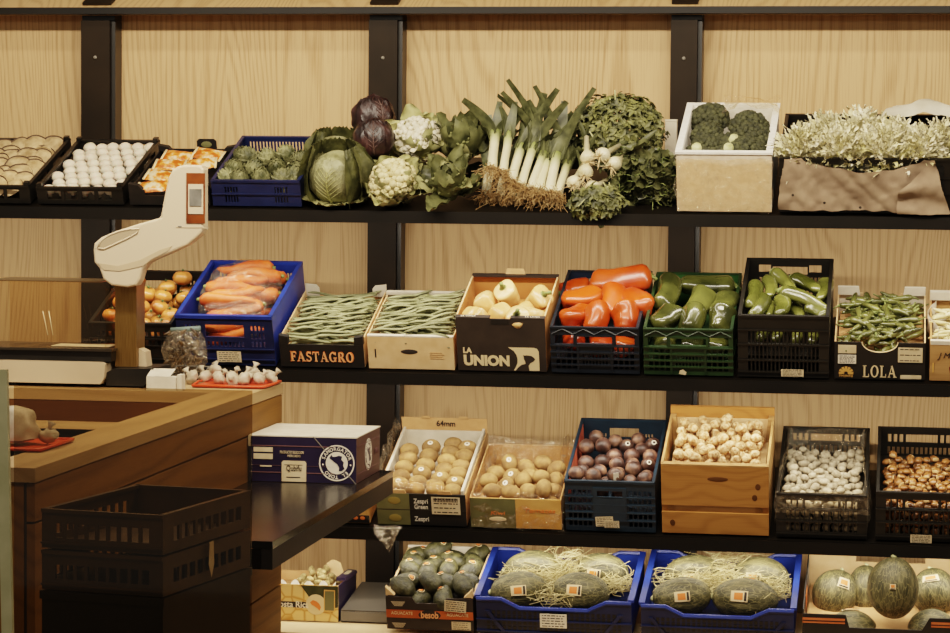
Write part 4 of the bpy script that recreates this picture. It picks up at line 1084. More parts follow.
# beans, dark front box
def card_box(name, f, label, mf, mi, mb=None, t=.004, fh=(), bh=(), hb=None, floor=None, hf=None, hs=None, ms=None):
    r = root(name, f.M, label, 'box')
    W, L, H = f.W, f.L, f.H
    part(r, 'front_panel', G().panel(W, hf or H, t, list(fh), I4), mf)
    part(r, 'front_lining', G().panel(W-.004, (hf or H)-.001, .0015, list(fh), TR(0, t+.0003, 0)), mi)
    part(r, 'back_panel', G().panel(W, hb or H, t, list(bh), TR(0, L-t, 0)), mb or mi)
    for sg in (-1, 1): part(r, 'side_panel', G().panel(L-2*t-.004, hs or H, t, [], TR(sg*W/2, L/2, 0) @ RZ(PI/2*sg)), ms or mi)
    part(r, 'base', G().box(-W/2+t+.001, W/2-t-.001, t+.003, L-t-.001, 0, t), mi)
    if floor: liner(r, f, floor, mi)
    return r
def beans(f, n, z0, z1, label, group, seed, spread=.4):
    bp = [p_bean(s, L=.135+.008*s) for s in range(6)]; q = random.Random(seed)
    ny = 17; nl = max(1, round(n/(2*ny))); k = 0
    for l in range(nl):
        base_a = (spread if l % 2 else -spread)*q.uniform(.35, .8)
        for j in range(ny):
            y = .032+(f.L-.064)*(j+.5*(l % 2))/ny
            for c in (-1, 1):
                x = c*(f.W*.25)+q.uniform(-.016, .016); b = bp[q.randrange(6)]
                z = z0+(z1-z0)*l/max(1, nl-1)+.016*math.sin(PI*(y/f.L))+(.0035 if c > 0 else 0)+q.uniform(-.001, .001)
                a = base_a+.4*no(x*6+l*3, y*8, seed)+(PI if q.random() < .5 else 0)
                if abs(x)+.09 > f.W/2: x = c*(f.W/2-.09)
                place('green_bean', b, f.M @ TR(x, y, z) @ RZ(a) @ RY(q.uniform(-.05, .05)), label, 'bean', group)
f = Fr(280, 366, 369, 346.5, 292, Z2); W, L, H = f.W, f.L, f.H
r = card_box('bean_box', f, 'black-fronted card box with orange lettering, full of flat green beans', M_BLACKC, M_CARDL, M_CARD, floor=H*.5, hb=H*.95)
serif(r, 'FASTAGRO', .038, 0, H*.24, -.001, M_ORANGEP, fit=W*.76)
serif(r, 'FASTAGRO', .034, 0, H*.26, -.0024, M_ORANGEL, fit=W*.74)
for sx in (-1, 1):
    part(r, 'corner_post', G().prism([(0, 0), (.032*-sx, 0), (.032*-sx, .026), (0, .032)], .0, .02, TR(sx*W/2, 0, H+.0005)), M_BLACKC)
    part(r, 'back_corner', G().prism([(0, 0), (.05*-sx, 0), (.05*-sx, .03), (.04*-sx, .042), (0, .046)], L-.012, L-.006, TR(sx*W/2, 0, H*.97)), M_CARDW)
    part(r, 'side_edge', G().box(min(sx*W/2, sx*(W/2-.004)), max(sx*W/2, sx*(W/2-.004)), .021, L-.02, H+.0005, H+.02), M_CARDL)
beans(f, 136, H*.62, H*1.12, 'long flat green bean heaped in the black-fronted box with orange lettering', 'beans in the black-fronted box', 3)
# beans, kraft box
f = Fr(368, 456, 370.5, 339, 292, Z2); W, L, H = f.W, f.L, f.H
r = card_box('bean_box', f, 'plain pale card box of flat green beans with a cut handle hole', M_CARDL, M_CARDL, M_CARDW, floor=H*.5, hb=H*1.02)
part(r, 'handle_hole', G().ell(.03, .0012, .009, 18, 8, M=TR(-.005, -.0006, H*.55)), M_INK)
part(r, 'top_flap', G().box(-W/2, W/2, .0005, .016, H+.0005, H+.005), M_CARDW)
part(r, 'back_flap', G().box(-W/2, W/2, L-.02, L-.001, H*1.02+.0005, H*1.02+.01), M_CARDW)
for k in range(4): part(r, 'printed_lines', G().box(W*.22, W*.22+.05-.006*(k % 2), -.0012, -.0004, H*(.34+.06*k), H*(.36+.06*k)), M_CARD)
part(r, 'printed_mark', G().box(-W*.42, -W*.405, -.0012, -.0004, H*.35, H*.62), M_INK)
beans(f, 136, H*.62, H*1.06, 'long flat green bean heaped in the plain pale card box', 'beans in the pale card box', 8, .55)
# cream peppers
f = Fr(457, 548, 374, 322.5, 275, Z2); W, L, H = f.W, f.L, f.H
M_INORANGE = mat('inner_card', '#a9713a', '#b67f46', rough=.8, scale=14)
r = card_box('pepper_box', f, 'dark brown card box with cream lettering and logo, full of cream peppers', M_BROWNC, M_INORANGE, M_INORANGE, hb=H*1.0, ms=M_INORANGE, floor=H*.55)
part(r, 'back_rim', G().box(-W/2, W/2, L-.022, L, H+.0005, H+.007), M_BROWNC)
part(r, 'back_tab', G().prism([(-.035, 0), (.035, 0), (.03, .02), (-.03, .02)], L-.006, L-.002, TR(0, 0, H+.007)), M_CARDL)
part(r, 'top_flap', G().box(-W/2, -.035, 0, .022, H+.0005, H+.0045).box(.035, W/2, 0, .022, H+.0005, H+.0045), M_BROWNC)
for sx in (-1, 1): part(r, 'side_edge', G().box(min(sx*W/2, sx*(W/2-.005)), max(sx*W/2, sx*(W/2-.005)), .023, L-.023, H+.0005, H+.005), M_CARDL)
part(r, 'front_notch', G().box(-.03, .03, -.0012, -.0002, H-.02, H-.0005), M_BLACKC)
text(r, 'LA', .027, -W*.385, H*.385, -.001, M_CREAM, bold=.0012, fit=W*.1)
text(r, 'UNION', .05, -W*.17, H*.19, -.001, M_CREAM, bold=.0026, fit=W*.515)
# emblem: cream field with a dark animal silhouette
e = W*.085
fld = [(0, 1), (.85, 1), (.95, .95), (1, .82), (1, 0), (.15, 0), (.22, .15), (.28, .32), (.29, .5), (.26, .68), (.17, .86)]
bod = [(.2, -.02), (.3, .14), (.42, .26), (.55, .3), (.54, .4), (.5, .5), (.5, .6), (.475, .69), (.52, .665), (.6, .675), (.75, .65), (.84, .57), (.87, .5), (.82, .42), (.7, .33), (.645, .22), (.67, -.02)]
part(r, 'printed_emblem', G().prism([(W*(.08+.34*x), H*(.02+.44*z)) for x, z in fld], -.0012, -.0004), M_CREAM)
part(r, 'printed_animal', G().prism([(W*(.08+.34*x), H*(.02+.44*z)) for x, z in bod], -.002, -.0013), M_BROWNC)
for k, sx in enumerate((-.36, .36)): text(r, 'La Union', .014, sx*W, H+.006, .008, M_WHITEP, M=TR(sx*W, .011, H+.0055) @ RX(-PI/2) @ TR(-sx*W, -.008, -H-.006))
yp = [p_pepper(.085, .045, s, M_YPEP, lob=4, deep=.085, bend=.05, taper=.8, st_l=.03) for s in range(3)]
q_ = [((680, 152), 30, 60, 'rear left one'), ((752, 138), 200, 35, 'rear one with its stem towards the viewer'), ((848, 155), 330, 25, 'rear right one with a green stem'), ((652, 200), 100, 70, 'front left one'), ((722, 190), 60, 75, 'front one, second from the left'), ((800, 188), 20, 60, 'middle one on the right'), ((788, 206), 240, 25, 'front one with a curved stem'), ((868, 202), 80, 75, 'front right one')]
for i, ((a, b), yaw, pit, w) in enumerate(q_):
    p = f.on(270+a/3.167, 250+b/3.167, H-.005); p.x = max(-W/2+.046, min(W/2-.046, p.x)); p.y = max(.05, min(L-.05, p.y))
    rot = RX(R(210)) @ RY(R(-38 if i == 2 else rr.uniform(-20, 20))) if pit < 40 else RZ(R(rr.uniform(-50, 50))) @ RX(R(75))
    place('cream_pepper', yp[i % 3], f.M @ TR(p.x, p.y, H-.03+(.02 if i in (1, 2) else 0)) @ rot, 'cream bell pepper in the dark brown box, ' + w, 'pepper', 'cream peppers in the dark brown box')
# crates of big peppers
def pep_crate(f, m, label, mb=None, n=13, handle=True):
    W, L, H = f.W, f.L, f.H
    fh = [(-.2*W, .2*W, .66*H, .82*H)]+[q for a, b in ((.1, .16), (.2, .3), (.34, .44), (.48, .58)) for q in slotrow(-.45*W, -.2*W, 4, a*H, b*H, .7)+slotrow(.2*W, .45*W, 4, a*H, b*H, .7)]+slotrow(-.15*W, .15*W, 8, .2*H, .27*H)+slotrow(-.15*W, .15*W, 8, .34*H, .41*H)
    fh += [(-.45*W, -.24*W, .64*H, .84*H), (.24*W, .45*W, .64*H, .84*H)]
    bh = [(-.34*W, -.18*W, .66*H, .86*H)]
    r = root('plastic_crate', f.M, label, 'crate')
    walls(r, f, .006, fh, bh, [(-L*.4, -L*.1, .3*H, .5*H), (L*.1, L*.4, .3*H, .5*H)], m, mb=mb)
    base(r, f, m); rim(r, f, m, w=.01, hgt=.006); ribs(r, f, m, (.17, .31, .45, .6), d=.006, hgt=.005)
    gz = G().sweep([(-W/2+.006+(W-.012)*k/8, -.0025, H*(.985 if k % 2 else .87)) for k in range(9)], [.0026]*9, 4)
    part(r, 'zigzag_rib', gz, m)
    part(r, 'handle_frame', G().panel(W*.46, H*.24, .004, [(-.2*W, .2*W, .04*H, .2*H)], TR(0, -.0045, H*.62)), m)
    part(r, 'side_bar', G().box(-W*.2, -W*.18, -.005, -.0003, .03*H, .62*H), m); part(r, 'side_bar', G().box(W*.18, W*.2, -.005, -.0003, .03*H, .62*H), m)
    part(r, 'inner_tray', G().box(-W/2+.01, W/2-.01, .012, L-.012, H*.3, H*.3+.003), m)
    return r
f = Fr(550.5, 641, 373, 329, 268, Z2); pep_crate(f, M_NAVYP, 'black plastic crate of large red peppers', mb=mat('navy_back', '#1c2230', '#232a3a', rough=.35, scale=8)); W, L, H = f.W, f.L, f.H
def pep_at(f, cx, cy, h, ang, pr, name, label, cat, group, pitch=0, k=1, marg=.04):
    p = f.on(540+cx/4.524, 250+cy/4.524, h); p.x = max(-f.W/2+marg, min(f.W/2-marg, p.x)); p.y = max(marg, p.y)
    place(name, pr, f.M @ axis_M(p, R(ang), R(pitch)) @ SC(k, k, k), label, cat, group)
RP = lambda s, L_, r_: p_pepper(L_*1.2, r_*1.25, s, M_RPEP, lob=3, deep=.16, bend=.3, taper=.74)
gr = 'red peppers in the black crate'
for s, (cx, cy, h, ang, L_, r_, pit, w) in enumerate([
    (368, 128, .19, 172, .18, .04, 0, 'long one lying across the top at the back'),
    (182, 205, .165, 215, .125, .038, 0, 'left one in the middle row'),
    (308, 222, .175, 262, .115, .034, -10, 'upright one in the centre'),
    (425, 238, .168, 300, .14, .043, 0, 'big curved one on the right'),
    (155, 292, .15, 235, .11, .038, 0, 'front left one'),
    (245, 322, .145, 262, .09, .037, -25, 'front centre one'),
    (378, 318, .148, 280, .09, .04, -25, 'front right one'),
    (150, 180, .145, 15, .09, .03, 0, 'small one peeping out behind the left one')]):
    pep_at(f, cx, cy, h, ang, RP(s, L_, r_), 'red_pepper', 'red pepper in the black crate, ' + w, 'pepper', gr, pit)
for s, x in enumerate((-.085, 0, .085)):
    place('red_pepper', RP(30+s, .09, .033), f.M @ axis_M((x, .062, H*.52), R(-90), 0), 'red pepper seen through the slots of the black crate, ' + ('left', 'middle', 'right')[s] + ' one', 'pepper', gr)
f = Fr(643, 734.5, 375.5, 331.5, 271, Z2); r = pep_crate(f, M_GREENP, 'dark green plastic crate of green bell peppers', mb=mat('green_back', '#233f20', '#2b4d27', rough=.35, scale=8)); W, L, H = f.W, f.L, f.H
part(r, 'torn_sticker', G().prism([(-.012, 0), (.01, -.004), (.014, .006), (.002, .016), (-.008, .012)], -.009, -.008, TR(-.02, 0, .008)), M_TAG)
GP = lambda s, L_, r_: p_pepper(L_*1.16, r_*1.22, s, M_GPEP, lob=3, deep=.17, bend=.14, taper=.76)
gr = 'green peppers in the green crate'
for s, (cx, cy, h, ang, L_, r_, pit, w) in enumerate([
    (565, 195, .17, 262, .15, .036, -8, 'left one standing on end'),
    (755, 155, .17, 176, .17, .036, 0, 'long one lying across the back'),
    (712, 240, .17, 255, .125, .037, -6, 'one in the centre'),
    (828, 250, .165, 258, .12, .035, -6, 'right one in the middle row'),
    (565, 308, .15, 235, .1, .038, -15, 'front left one'),
    (682, 322, .15, 258, .1, .037, -20, 'front centre one'),
    (815, 322, .15, 262, .09, .039, -25, 'front right one')]):
    pep_at(f, cx, cy, h, ang, GP(s, L_, r_), 'green_pepper', 'green bell pepper in the green crate, ' + w, 'pepper', gr, pit)
for s, x in enumerate((-.085, 0, .085)):
    place('green_pepper', GP(30+s, .09, .033), f.M @ axis_M((x, .062, H*.52), R(-90), 0), 'green pepper seen through the slots of the green crate, ' + ('left', 'middle', 'right')[s] + ' one', 'pepper', gr)
# long green peppers
f = Fr(737, 830, 380, 322, 260, Z2); W, L, H = f.W, f.L, f.H
r = plastic('plastic_crate', f, M_BLACKP, 'tall black plastic crate of long green peppers', fh=lattice(W, H, 18, ((.1, .26), (.3, .52), (.56, .76)), None, post=.09, fill=.62), bh=[(-.2*W, .2*W, .76*H, .9*H), (-.36*W, -.22*W, .8*H, .93*H), (.22*W, .36*W, .8*H, .93*H)]+slotrow(-.36*W, .36*W, 16, .42*H, .72*H, .6), ribz=(.08, .28, .54, .78), floor=H*.35)
lines_tag(r, .075, .026, .03, H*.09, -.007, seed=7)
LP = lambda s, L_, r_: p_pepper(L_*1.12, r_*1.08, s, M_LPEP, lob=3, deep=.12, bend=.2, taper=.58, fl=.95)
gr = 'long green peppers in the tall black crate'
def lp_at(cx, cy, h, ang, s, L_, r_, w, pitch=0):
    p = f.on(725+cx/4.222, 245+cy/4.222, h); p.x = max(-W/2+.03, min(W/2-.03, p.x))
    place('long_pepper', LP(s, L_, r_), f.M @ axis_M(p, R(ang), R(pitch)), 'long green pepper in the tall black crate, ' + w, 'pepper', gr)
for s, (cx, cy, h, ang, L_, r_, w) in enumerate([
    (105, 212, .2, 262, .14, .026, 'leftmost'), (182, 178, .2, 275, .13, .025, 'second from the left at the back'), (245, 152, .215, 300, .13, .024, 'third from the left at the back'),
    (338, 165, .21, 312, .13, .026, 'fourth from the left at the back'), (410, 190, .2, 265, .14, .026, 'rightmost at the back'), (335, 240, .215, 322, .19, .024, 'longest, lying slantwise on top'),
    (135, 265, .19, 250, .12, .026, 'front left one'), (234, 262, .2, 268, .13, .028, 'front one in the middle'), (300, 285, .17, 288, .1, .024, 'front one, right of the middle'), (388, 285, .195, 300, .1, .028, 'front right one'), (182, 285, .165, 270, .09, .022, 'dark one low between two front ones')]):
    lp_at(cx, cy, h, ang, s, L_, r_, w, -4)
for s, x in enumerate((-.08, -.03, .03, .08)):
    place('long_pepper', LP(40+s, .17, .024), f.M @ axis_M((x, .11, H*.55), R(-95+4*s), 0), 'long green pepper low behind the slots, ' + ORD[s] + ' from the left', 'pepper', gr)
# small green peppers
f = Fr(833, 926, 382, 346.5, 294, Z2); W, L, H = f.W, f.L, f.H
r = root('pepper_box', f.M, 'black card box with cream serif lettering, full of small green peppers', 'box')
def dipped(w, h, rx, rz, n=14):
    return [(-w/2, 0), (w/2, 0), (w/2, h)]+[(rx*math.cos(PI*i/n), h-rz*math.sin(PI*i/n)) for i in range(n+1)]+[(-w/2, h)]
part(r, 'front_panel', G().prism(dipped(W, H, W*.2, H*.27), 0, .004), M_BLACKC)
part(r, 'front_lining', G().prism(dipped(W-.006, H-.0008, W*.2-.001, H*.27), .0043, .006), M_CARDL)
part(r, 'cut_edge', G().sweep([(W*.2*math.cos(PI*i/14), .002, H-H*.27*math.sin(PI*i/14)) for i in range(15)], [.0022]*15, 6), M_CREAM)
part(r, 'back_panel', G().prism(dipped(W, H*1.0, W*.22, H*.3), L-.004, L), M_CARDL)
for sx in (-1, 1):
    part(r, 'side_panel', G().panel(L-.012, H, .004, [], TR(sx*W/2, L/2, 0) @ RZ(PI/2*sx)), M_CARDL)
    part(r, 'back_corner', G().prism([(0, 0), (.075*-sx, 0), (.07*-sx, .03), (.0, .03)], L-.02, L-.008, TR(sx*W/2, 0, H*.99)), M_CARDW)
    part(r, 'back_lining', G().box(min(sx*W/2, sx*(W/2-.075)), max(sx*W/2, sx*(W/2-.075)), L-.008, L-.005, H*.3, H*.99), M_CARDW)
part(r, 'base', G().box(-W/2+.005, W/2-.005, .008, L-.005, 0, .004), M_CARD); liner(r, f, H*.5, M_CARD)
serif(r, 'LOLA', .042, W*.0, H*.06, -.001, M_CREAM, fit=W*.37)
sun = G()
for k in range(7):
    a = PI*k/6; sun.prism([(-.003, .006), (.003, .006), (.0042, .024), (-.0042, .024)], -.0012, -.0004, TR(-W*.37, 0, H*.155) @ RY(PI/2-a))
part(r, 'printed_emblem', sun, M_GOLD); text(r, 'PIMIENTO', .011, -W*.37, H*.075, -.001, M_GOLD, fit=W*.15)
lines_tag(r, W*.2, H*.24, -W*.36, H*.55, -.0045, m=M_WHITEP, nl=6, seed=2); part(r, 'paper_label', G().box(-W*.46, -W*.26, -.0012, 0, H*.7, H*.92), M_TAG)
lines_tag(r, W*.27, H*.4, W*.335, H*.69, -.003, nl=3, seed=5); part(r, 'code_strip', G().box(W*.23, W*.46, -.0012, 0, H*.03, H*.13), M_TAG)
pd = [p_padron(s) for s in range(8)]; q = random.Random(5)
for i in range(150):
    y = .048+(L-.085)*((i*.61803) % 1); x = q.uniform(-1, 1)*(W/2-.036); k = i/150
    z = H*.56+H*.5*k+.012*math.sin(PI*y/L)
    if y < .06 and abs(x) < W*.2: z -= .018
    place('small_green_pepper', pd[q.randrange(8)], f.M @ TR(x, y, z) @ RZ(q.uniform(0, 6.3)) @ RX(q.uniform(0, 6)) @ RY(q.uniform(-.3, .3)), 'small wrinkled green pepper heaped in the black box with serif lettering', 'pepper', 'small green peppers in the black card box')
# right edge box
f = Fr(928, 1018, 386.5, 352, 303, Z2); W, L, H = f.W, f.L, f.H
r = root('wooden_box', f.M, 'small pale wooden box of shelled beans at the right edge of the second shelf', 'box')
walls(r, f, .006, [], [], [], M_PLANKL); base(r, f, M_PLANKL)
part(r, 'paper_lining', G().box(-W/2+.001, W/2-.001, -.001, .014, H+.0005, H+.014), M_CARDW); part(r, 'paper_lining', G().box(-W/2+.001, W/2-.001, L-.02, L, H+.0005, H+.03), M_CARDW)
part(r, 'paper_side', crumple(lambda u, v: Vector((-W/2+.012+.018*math.sin(u*7), .016+u*(L-.04), H*.55+v*H*.5)), 16, 8, .008, 3, 16), M_CARDW, True)
part(r, 'printed_figure', G().prism([(-.03, 0), (-.02, .008), (.0, .012), (.012, .006), (.03, .01), (.034, .022), (.02, .02), (.004, .026), (-.016, .02), (-.034, .022)], -.0012, -.0003, TR(-W*.16, 0, H*.22)), mat('dark_red_print', '#6e2414', rough=.6))
text(r, 'J Mas', .028, -W*.3, H*.7, -.001, M_INK, shear=.3)
text(r, 'I', .05, -W*.46, H*.35, -.001, M_GOLD)
liner(r, f, H*.6, M_CARDW)
sp = [proto(('pod', G().sweep([(-.035, 0, 0), (-.01, .003*s, .002), (.012, -.002, 0), (.035, .004, .001)], [.003, .0075, .008, .003], 8), M_SPROUT)) for s in range(3)]
for i in range(60):
    place('pale_bean_pod', sp[q.randrange(3)], f.M @ TR(q.uniform(-.42, -.05)*W, .03+(L-.07)*((i*.618) % 1), H*.66+H*.36*i/60) @ RZ(q.uniform(0, 6)) @ RY(q.uniform(-.3, .3)), 'pale bean pod heaped in the wooden box at the right edge', 'bean', 'pale pods in the right edge box')

# ================================================================== THIRD SHELF
f = Fr(300, 371, 529, 511, 478, Z3); W, L, H = f.W, f.L, f.H
r = root('card_tray', f.M, 'low ochre card tray half hidden behind the projecting black counter', 'tray')
walls(r, f, .004, [], [], [], M_MUSTARD); base(r, f, M_CARD)
part(r, 'front_stripe', G().box(-W/2, W/2, -.0015, -.0003, .002, H*.45), M_BLACKC)
for k in range(5): part(r, 'printed_fruit', G().ell(.009, .001, .007, 10, 6, M=TR(W*(.0+.1*k), -.002, H*.3)), M_ORANGEP)
part(r, 'top_paper', crumple(lambda u, v: Vector(((u-.5)*W*.94, .01+v*(L-.03), H*.9+.02*math.sin(PI*v))), 12, 12, .008, 2, 14), M_CARDL, True)
# kiwis in rows
f = Fr(377, 468, 531, 500, 430, Z3); W, L, H = f.W, f.L, f.H
r = root('kiwi_box', f.M, 'black and olive printed card box with kiwis set out in rows', 'box')
part(r, 'front_panel', G().panel(W, H, .004, [], I4), M_BLACKC)
part(r, 'olive_print', G().box(-W/2, -W*.13, -.0012, -.0002, 0, H*.47).box(-W/2, -W*.13, -.0012, -.0002, H*.5, H), M_OLIVEC)
m_og = mat('olive_gold', '#8d7a3c', rough=.6)
for zz in (.78, .22): part(r, 'printed_fruit', G().ell(.022, .0012, .014, 14, 8, M=TR(-W*.3, -.0018, H*zz)), m_og)
text(r, 'Zespri', .025, W*.0, H*.77, -.0014, M_WHITEP, bold=.0001, fit=W*.16); text(r, 'Green', .024, W*.0, H*.59, -.0014, M_WHITEP, bold=.0001, fit=W*.15); text(r, 'Zespri', .025, W*.0, H*.2, -.0014, M_WHITEP, bold=.0001, fit=W*.16)
part(r, 'fold_line', G().box(-W/2, W/2, -.0014, -.0002, H*.475, H*.495), M_INK)
lt = lines_tag(r, W*.32, H*.55, W*.28, H*.66, -.003, nl=4, seed=9); bc = G()
for k in range(26): bc.box(-W*.14+k*W*.0108, -W*.14+k*W*.0108+W*.004*(1+(k*7 % 3)*.5), -.0014, -.0008, H*.12, H*.25)
part(lt, 'barcode', bc, M_INK)
part(r, 'back_panel', G().panel(W, H*1.0, .004, [], TR(0, L-.004, 0)), M_CARD)
part(r, 'back_top', G().box(-W/2, W/2, L-.004, L, H+.0004, H+.048), M_CARD); part(r, 'back_tab', G().prism([(-.055, 0), (-.02, 0), (-.025, .012), (-.05, .012)], L-.004, L, TR(-.03, 0, H+.042)), M_CARD); part(r, 'back_tab', G().prism([(.02, 0), (.06, 0), (.055, .012), (.025, .012)], L-.004, L, TR(.03, 0, H+.042)), M_CARD)
text(r, '64mm', .032, W*.02, H+.026, L-.0055, M_INK, bold=.0006, fit=W*.22)
for sg in (-1, 1): part(r, 'side_panel', G().panel(L-.012, H, .004, [], TR(sg*W/2, L/2, 0) @ RZ(PI/2*sg)), M_CARD)
part(r, 'base', G().box(-W/2+.005, W/2-.005, .008, L-.005, 0, .004), M_CARD)
part(r, 'white_tray', G().box(-W/2+.007, W/2-.007, .008, L-.008, H*.5, H*.52).box(-W/2+.007, -W/2+.016, .008, L-.008, H*.52, H+.012).box(W/2-.016, W/2-.007, .008, L-.008, H*.52, H+.012).box(-W/2+.016, W/2-.016, L-.014, L-.008, H*.52, H+.002), M_CARDW)
for x in (-.24, .27): part(r, 'front_tab', G().prism([(-.024, 0), (.024, 0), (.02, .013), (-.02, .013)], 0, .004, TR(x*W, 0, H+.0005)), M_CARD)
part(r, 'plastic_sheet', crumple(lambda u, v: Vector((-W/2-.02-.012*math.sin(v*6), -.01+u*L, H*.1+v*H*1.35)), 18, 10, .014, 4, 16), M_FILM, True)
part(r, 'sheet_corner', crumple(lambda u, v: Vector((-W*.5+u*W*.3, -.05-.03*v, H*.25-v*.085*(1-abs(u-.5)*2)**.8-.01)), 10, 8, .006, 8, 20), M_FILM2, True)
part(r, 'front_wrap', crumple(lambda u, v: Vector((-W*.48+u*W*.75, .004+v*.05, H+.012+.02*math.sin(PI*v)*(1-.3*u))), 18, 6, .01, 6, 18), M_FILM3, True)
kw = [p_kiwi(s) for s in range(4)]; ks = [p_kiwi(s+10, True) for s in range(2)]
kpts = [(220, 200), (310, 188), (400, 176), (478, 190), (215, 238), (300, 228), (388, 212), (462, 230), (197, 275), (285, 264), (372, 247), (450, 270), (184, 318), (270, 300), (362, 285), (440, 308), (175, 348), (253, 343), (345, 325), (425, 343), (240, 370), (322, 356), (412, 378), (318, 388)]
sk = {1, 3, 13, 16, 18, 19}
P = [f.on(360+a/4.318, 405+b/4.318, H*.92) for a, b in kpts]
for p in P: p.x = max(-W/2+.05, min(W/2-.05, p.x*1.06)); p.y = max(.038, min(L-.04, p.y))
for i, (p, w) in enumerate(zip(P, where([(p.x, p.y) for p in P], 6))):
    tr = RZ(PI/2+rr.uniform(-.25, .25)) @ RY(rr.uniform(-.4, .4))
    if i in sk: tr = RX(R(28)) @ RZ(PI/2+rr.uniform(-.25, .25))
    place('kiwi', ks[i % 2] if i in sk else kw[i % 4], f.M @ TR(p.x, p.y, H*.93+rr.uniform(0, .006)) @ tr, 'kiwi in the box of rows, ' + w + (', with white sticker' if i in sk else ''), 'kiwi', 'kiwis set out in rows')
# loose kiwis
f = Fr(470, 563, 534, 505, 447, Z3); W, L, H = f.W, f.L, f.H
r = card_box('kiwi_box', f, 'olive and mustard printed card box of loose kiwis under crumpled plastic', M_MUSTARD, M_CARD, M_CARD, floor=H*.3, hb=H*1.0)
part(r, 'olive_print', G().box(-W/2, W*.0, -.0012, -.0002, 0, H), M_OLIVEC)
text(r, 'Tomates', .022, W*.26, H*.62, -.0014, M_ORANGEP, shear=.2, fit=W*.34); text(r, 'Kiwi', .02, -W*.2, H*.5, -.0014, M_ORANGEP, shear=.2, fit=W*.16)
part(r, 'printed_oval', G().ell(.03, .0012, .009, 16, 8, M=TR(-W*.2, -.0016, H*.3)), M_WHITEP)
for sg in (-1, 1): part(r, 'plastic_sheet', crumple(lambda u, v: Vector((sg*(W/2-.018+.014*math.sin(u*5+1)), -.008+u*(L+.01), H*.4+v*(H*.75+.03*u))), 20, 10, .016, 4+sg, 15), M_FILM2, True)
part(r, 'front_wrap', crumple(lambda u, v: Vector(((u-.5)*W*1.02, -.012+v*.04, H*.05+math.sin(PI*.55*v)*H*1.05)), 26, 12, .012, 6, 17), M_FILM3, True)
part(r, 'back_wrap', crumple(lambda u, v: Vector(((u-.5)*W, L-.03+.03*v, H*.5+v*H*.72)), 24, 9, .014, 12, 17), M_FILM, True)
kl = [(585, 305), (650, 268), (655, 322), (725, 278), (792, 275), (735, 325), (852, 296), (857, 335), (782, 355), (585, 366), (648, 388), (702, 376), (748, 400), (842, 380), (690, 425), (605, 412), (820, 415), (770, 425)]
P = [f.on(360+a/4.318, 405+b/4.318, H*.85) for a, b in kl]
for p in P: p.x = max(-W/2+.05, min(W/2-.05, p.x)); p.y = max(.045, min(L-.05, p.y))
P = relax(P, .0315, f, [H*.86+rr.uniform(0, .025) for _ in P])
for i, (p, w) in enumerate(zip(P, where([(p.x, p.y) for p in P], 5))):
    st = i in (1, 2, 10)
    place('kiwi', (ks[i % 2] if st else kw[i % 4]), f.M @ TR(*p) @ (RX(R(35)) @ RZ(rr.uniform(0, 3)) if st else RZ(rr.uniform(0, 3.1)) @ RX(rr.uniform(-.6, .6))) @ SC(1.02, 1.02, 1.02), 'loose kiwi in the plastic-wrapped box, ' + w, 'kiwi', 'loose kiwis in the wrapped box')
# passion fruit
f = Fr(565, 657, 536.5, 489, 422, Z3); W, L, H = f.W, f.L, f.H
r = root('plastic_crate', f.M, 'blue-black plastic crate of dark passion fruit', 'crate')
fh = [(-.17*W, .17*W, .68*H, .85*H)]+[q for a, b in ((.1, .2), (.26, .36), (.42, .52), (.58, .68), (.74, .84)) for q in slotrow(-.47*W, -.2*W, 5, a*H, b*H, .7)+slotrow(.2*W, .47*W, 5, a*H, b*H, .7)]
walls(r, f, .006, fh, [(-.17*W, .17*W, .66*H, .86*H)]+slotrow(-.34*W, -.2*W, 4, .66*H, .74*H)+slotrow(.2*W, .34*W, 4, .66*H, .74*H), [], M_TEALP)
base(r, f, M_TEALP); rim(r, f, M_TEALP, w=.01); ribs(r, f, M_TEALP, (.22, .38, .54, .7)); part(r, 'inner_tray', G().box(-W/2+.01, W/2-.01, .012, L-.012, H*.35, H*.37), M_TEALP)
part(r, 'handle_panel', G().panel(W*.37, H*.66, .004, [(-.14*W, .14*W, .45*H, .6*H)], TR(0, -.0045, H*.24)), M_TEALP)
for sx in (-1, 1): part(r, 'red_lining', G().box(min(sx*(W/2-.007), sx*(W/2-.01)), max(sx*(W/2-.007), sx*(W/2-.01)), .02, L-.02, H*.5, H*1.02), mat('red_lining%d' % sx, '#b5523a', '#c9694d', rough=.6, scale=20))
lines_tag(r, .06, .036, -.02, H*.22, -.007, rot=-.06, seed=1); lines_tag(r, .05, .026, .005, H*.17, -.009, rot=-.02, seed=4)
part(r, 'paper_tag', G().box(-.009, .009, -.001, 0, -.017, .017, TR(.022, .01, H+.016) @ RZ(.3)), M_WHITEP)
pp = [p_ball('fruit', s, .0285, .0285, .0295, M_PASS, .06) for s in range(4)]
pps = [proto(('fruit', G().ell(.0285, .0285, .0295, 14, 9), M_PASS), ('sticker', G().grid(lambda u, v: Vector((.009*v*math.cos(2*PI*u), .009*v*math.sin(2*PI*u), .0305-.001*v*v)), 12, 2), M_WHITEP, True, [('printed_mark', G().grid(lambda u, v: Vector((.005*v*math.cos(2*PI*u), .005*v*math.sin(2*PI*u), .0311)), 10, 1), M_INK)]))]
pl = [(175, 160), (140, 200), (205, 195), (262, 182), (302, 190), (355, 178), (418, 185), (365, 212), (130, 258), (200, 260), (250, 230), (330, 235), (415, 232), (110, 310), (185, 296), (262, 276), (335, 272), (405, 278), (95, 345), (150, 340), (212, 340), (285, 314), (372, 320), (316, 360), (390, 360), (232, 368), (330, 300), (70, 352)]
P = [f.on(555+a/4.222, 400+b/4.222, H*.95) for a, b in pl]
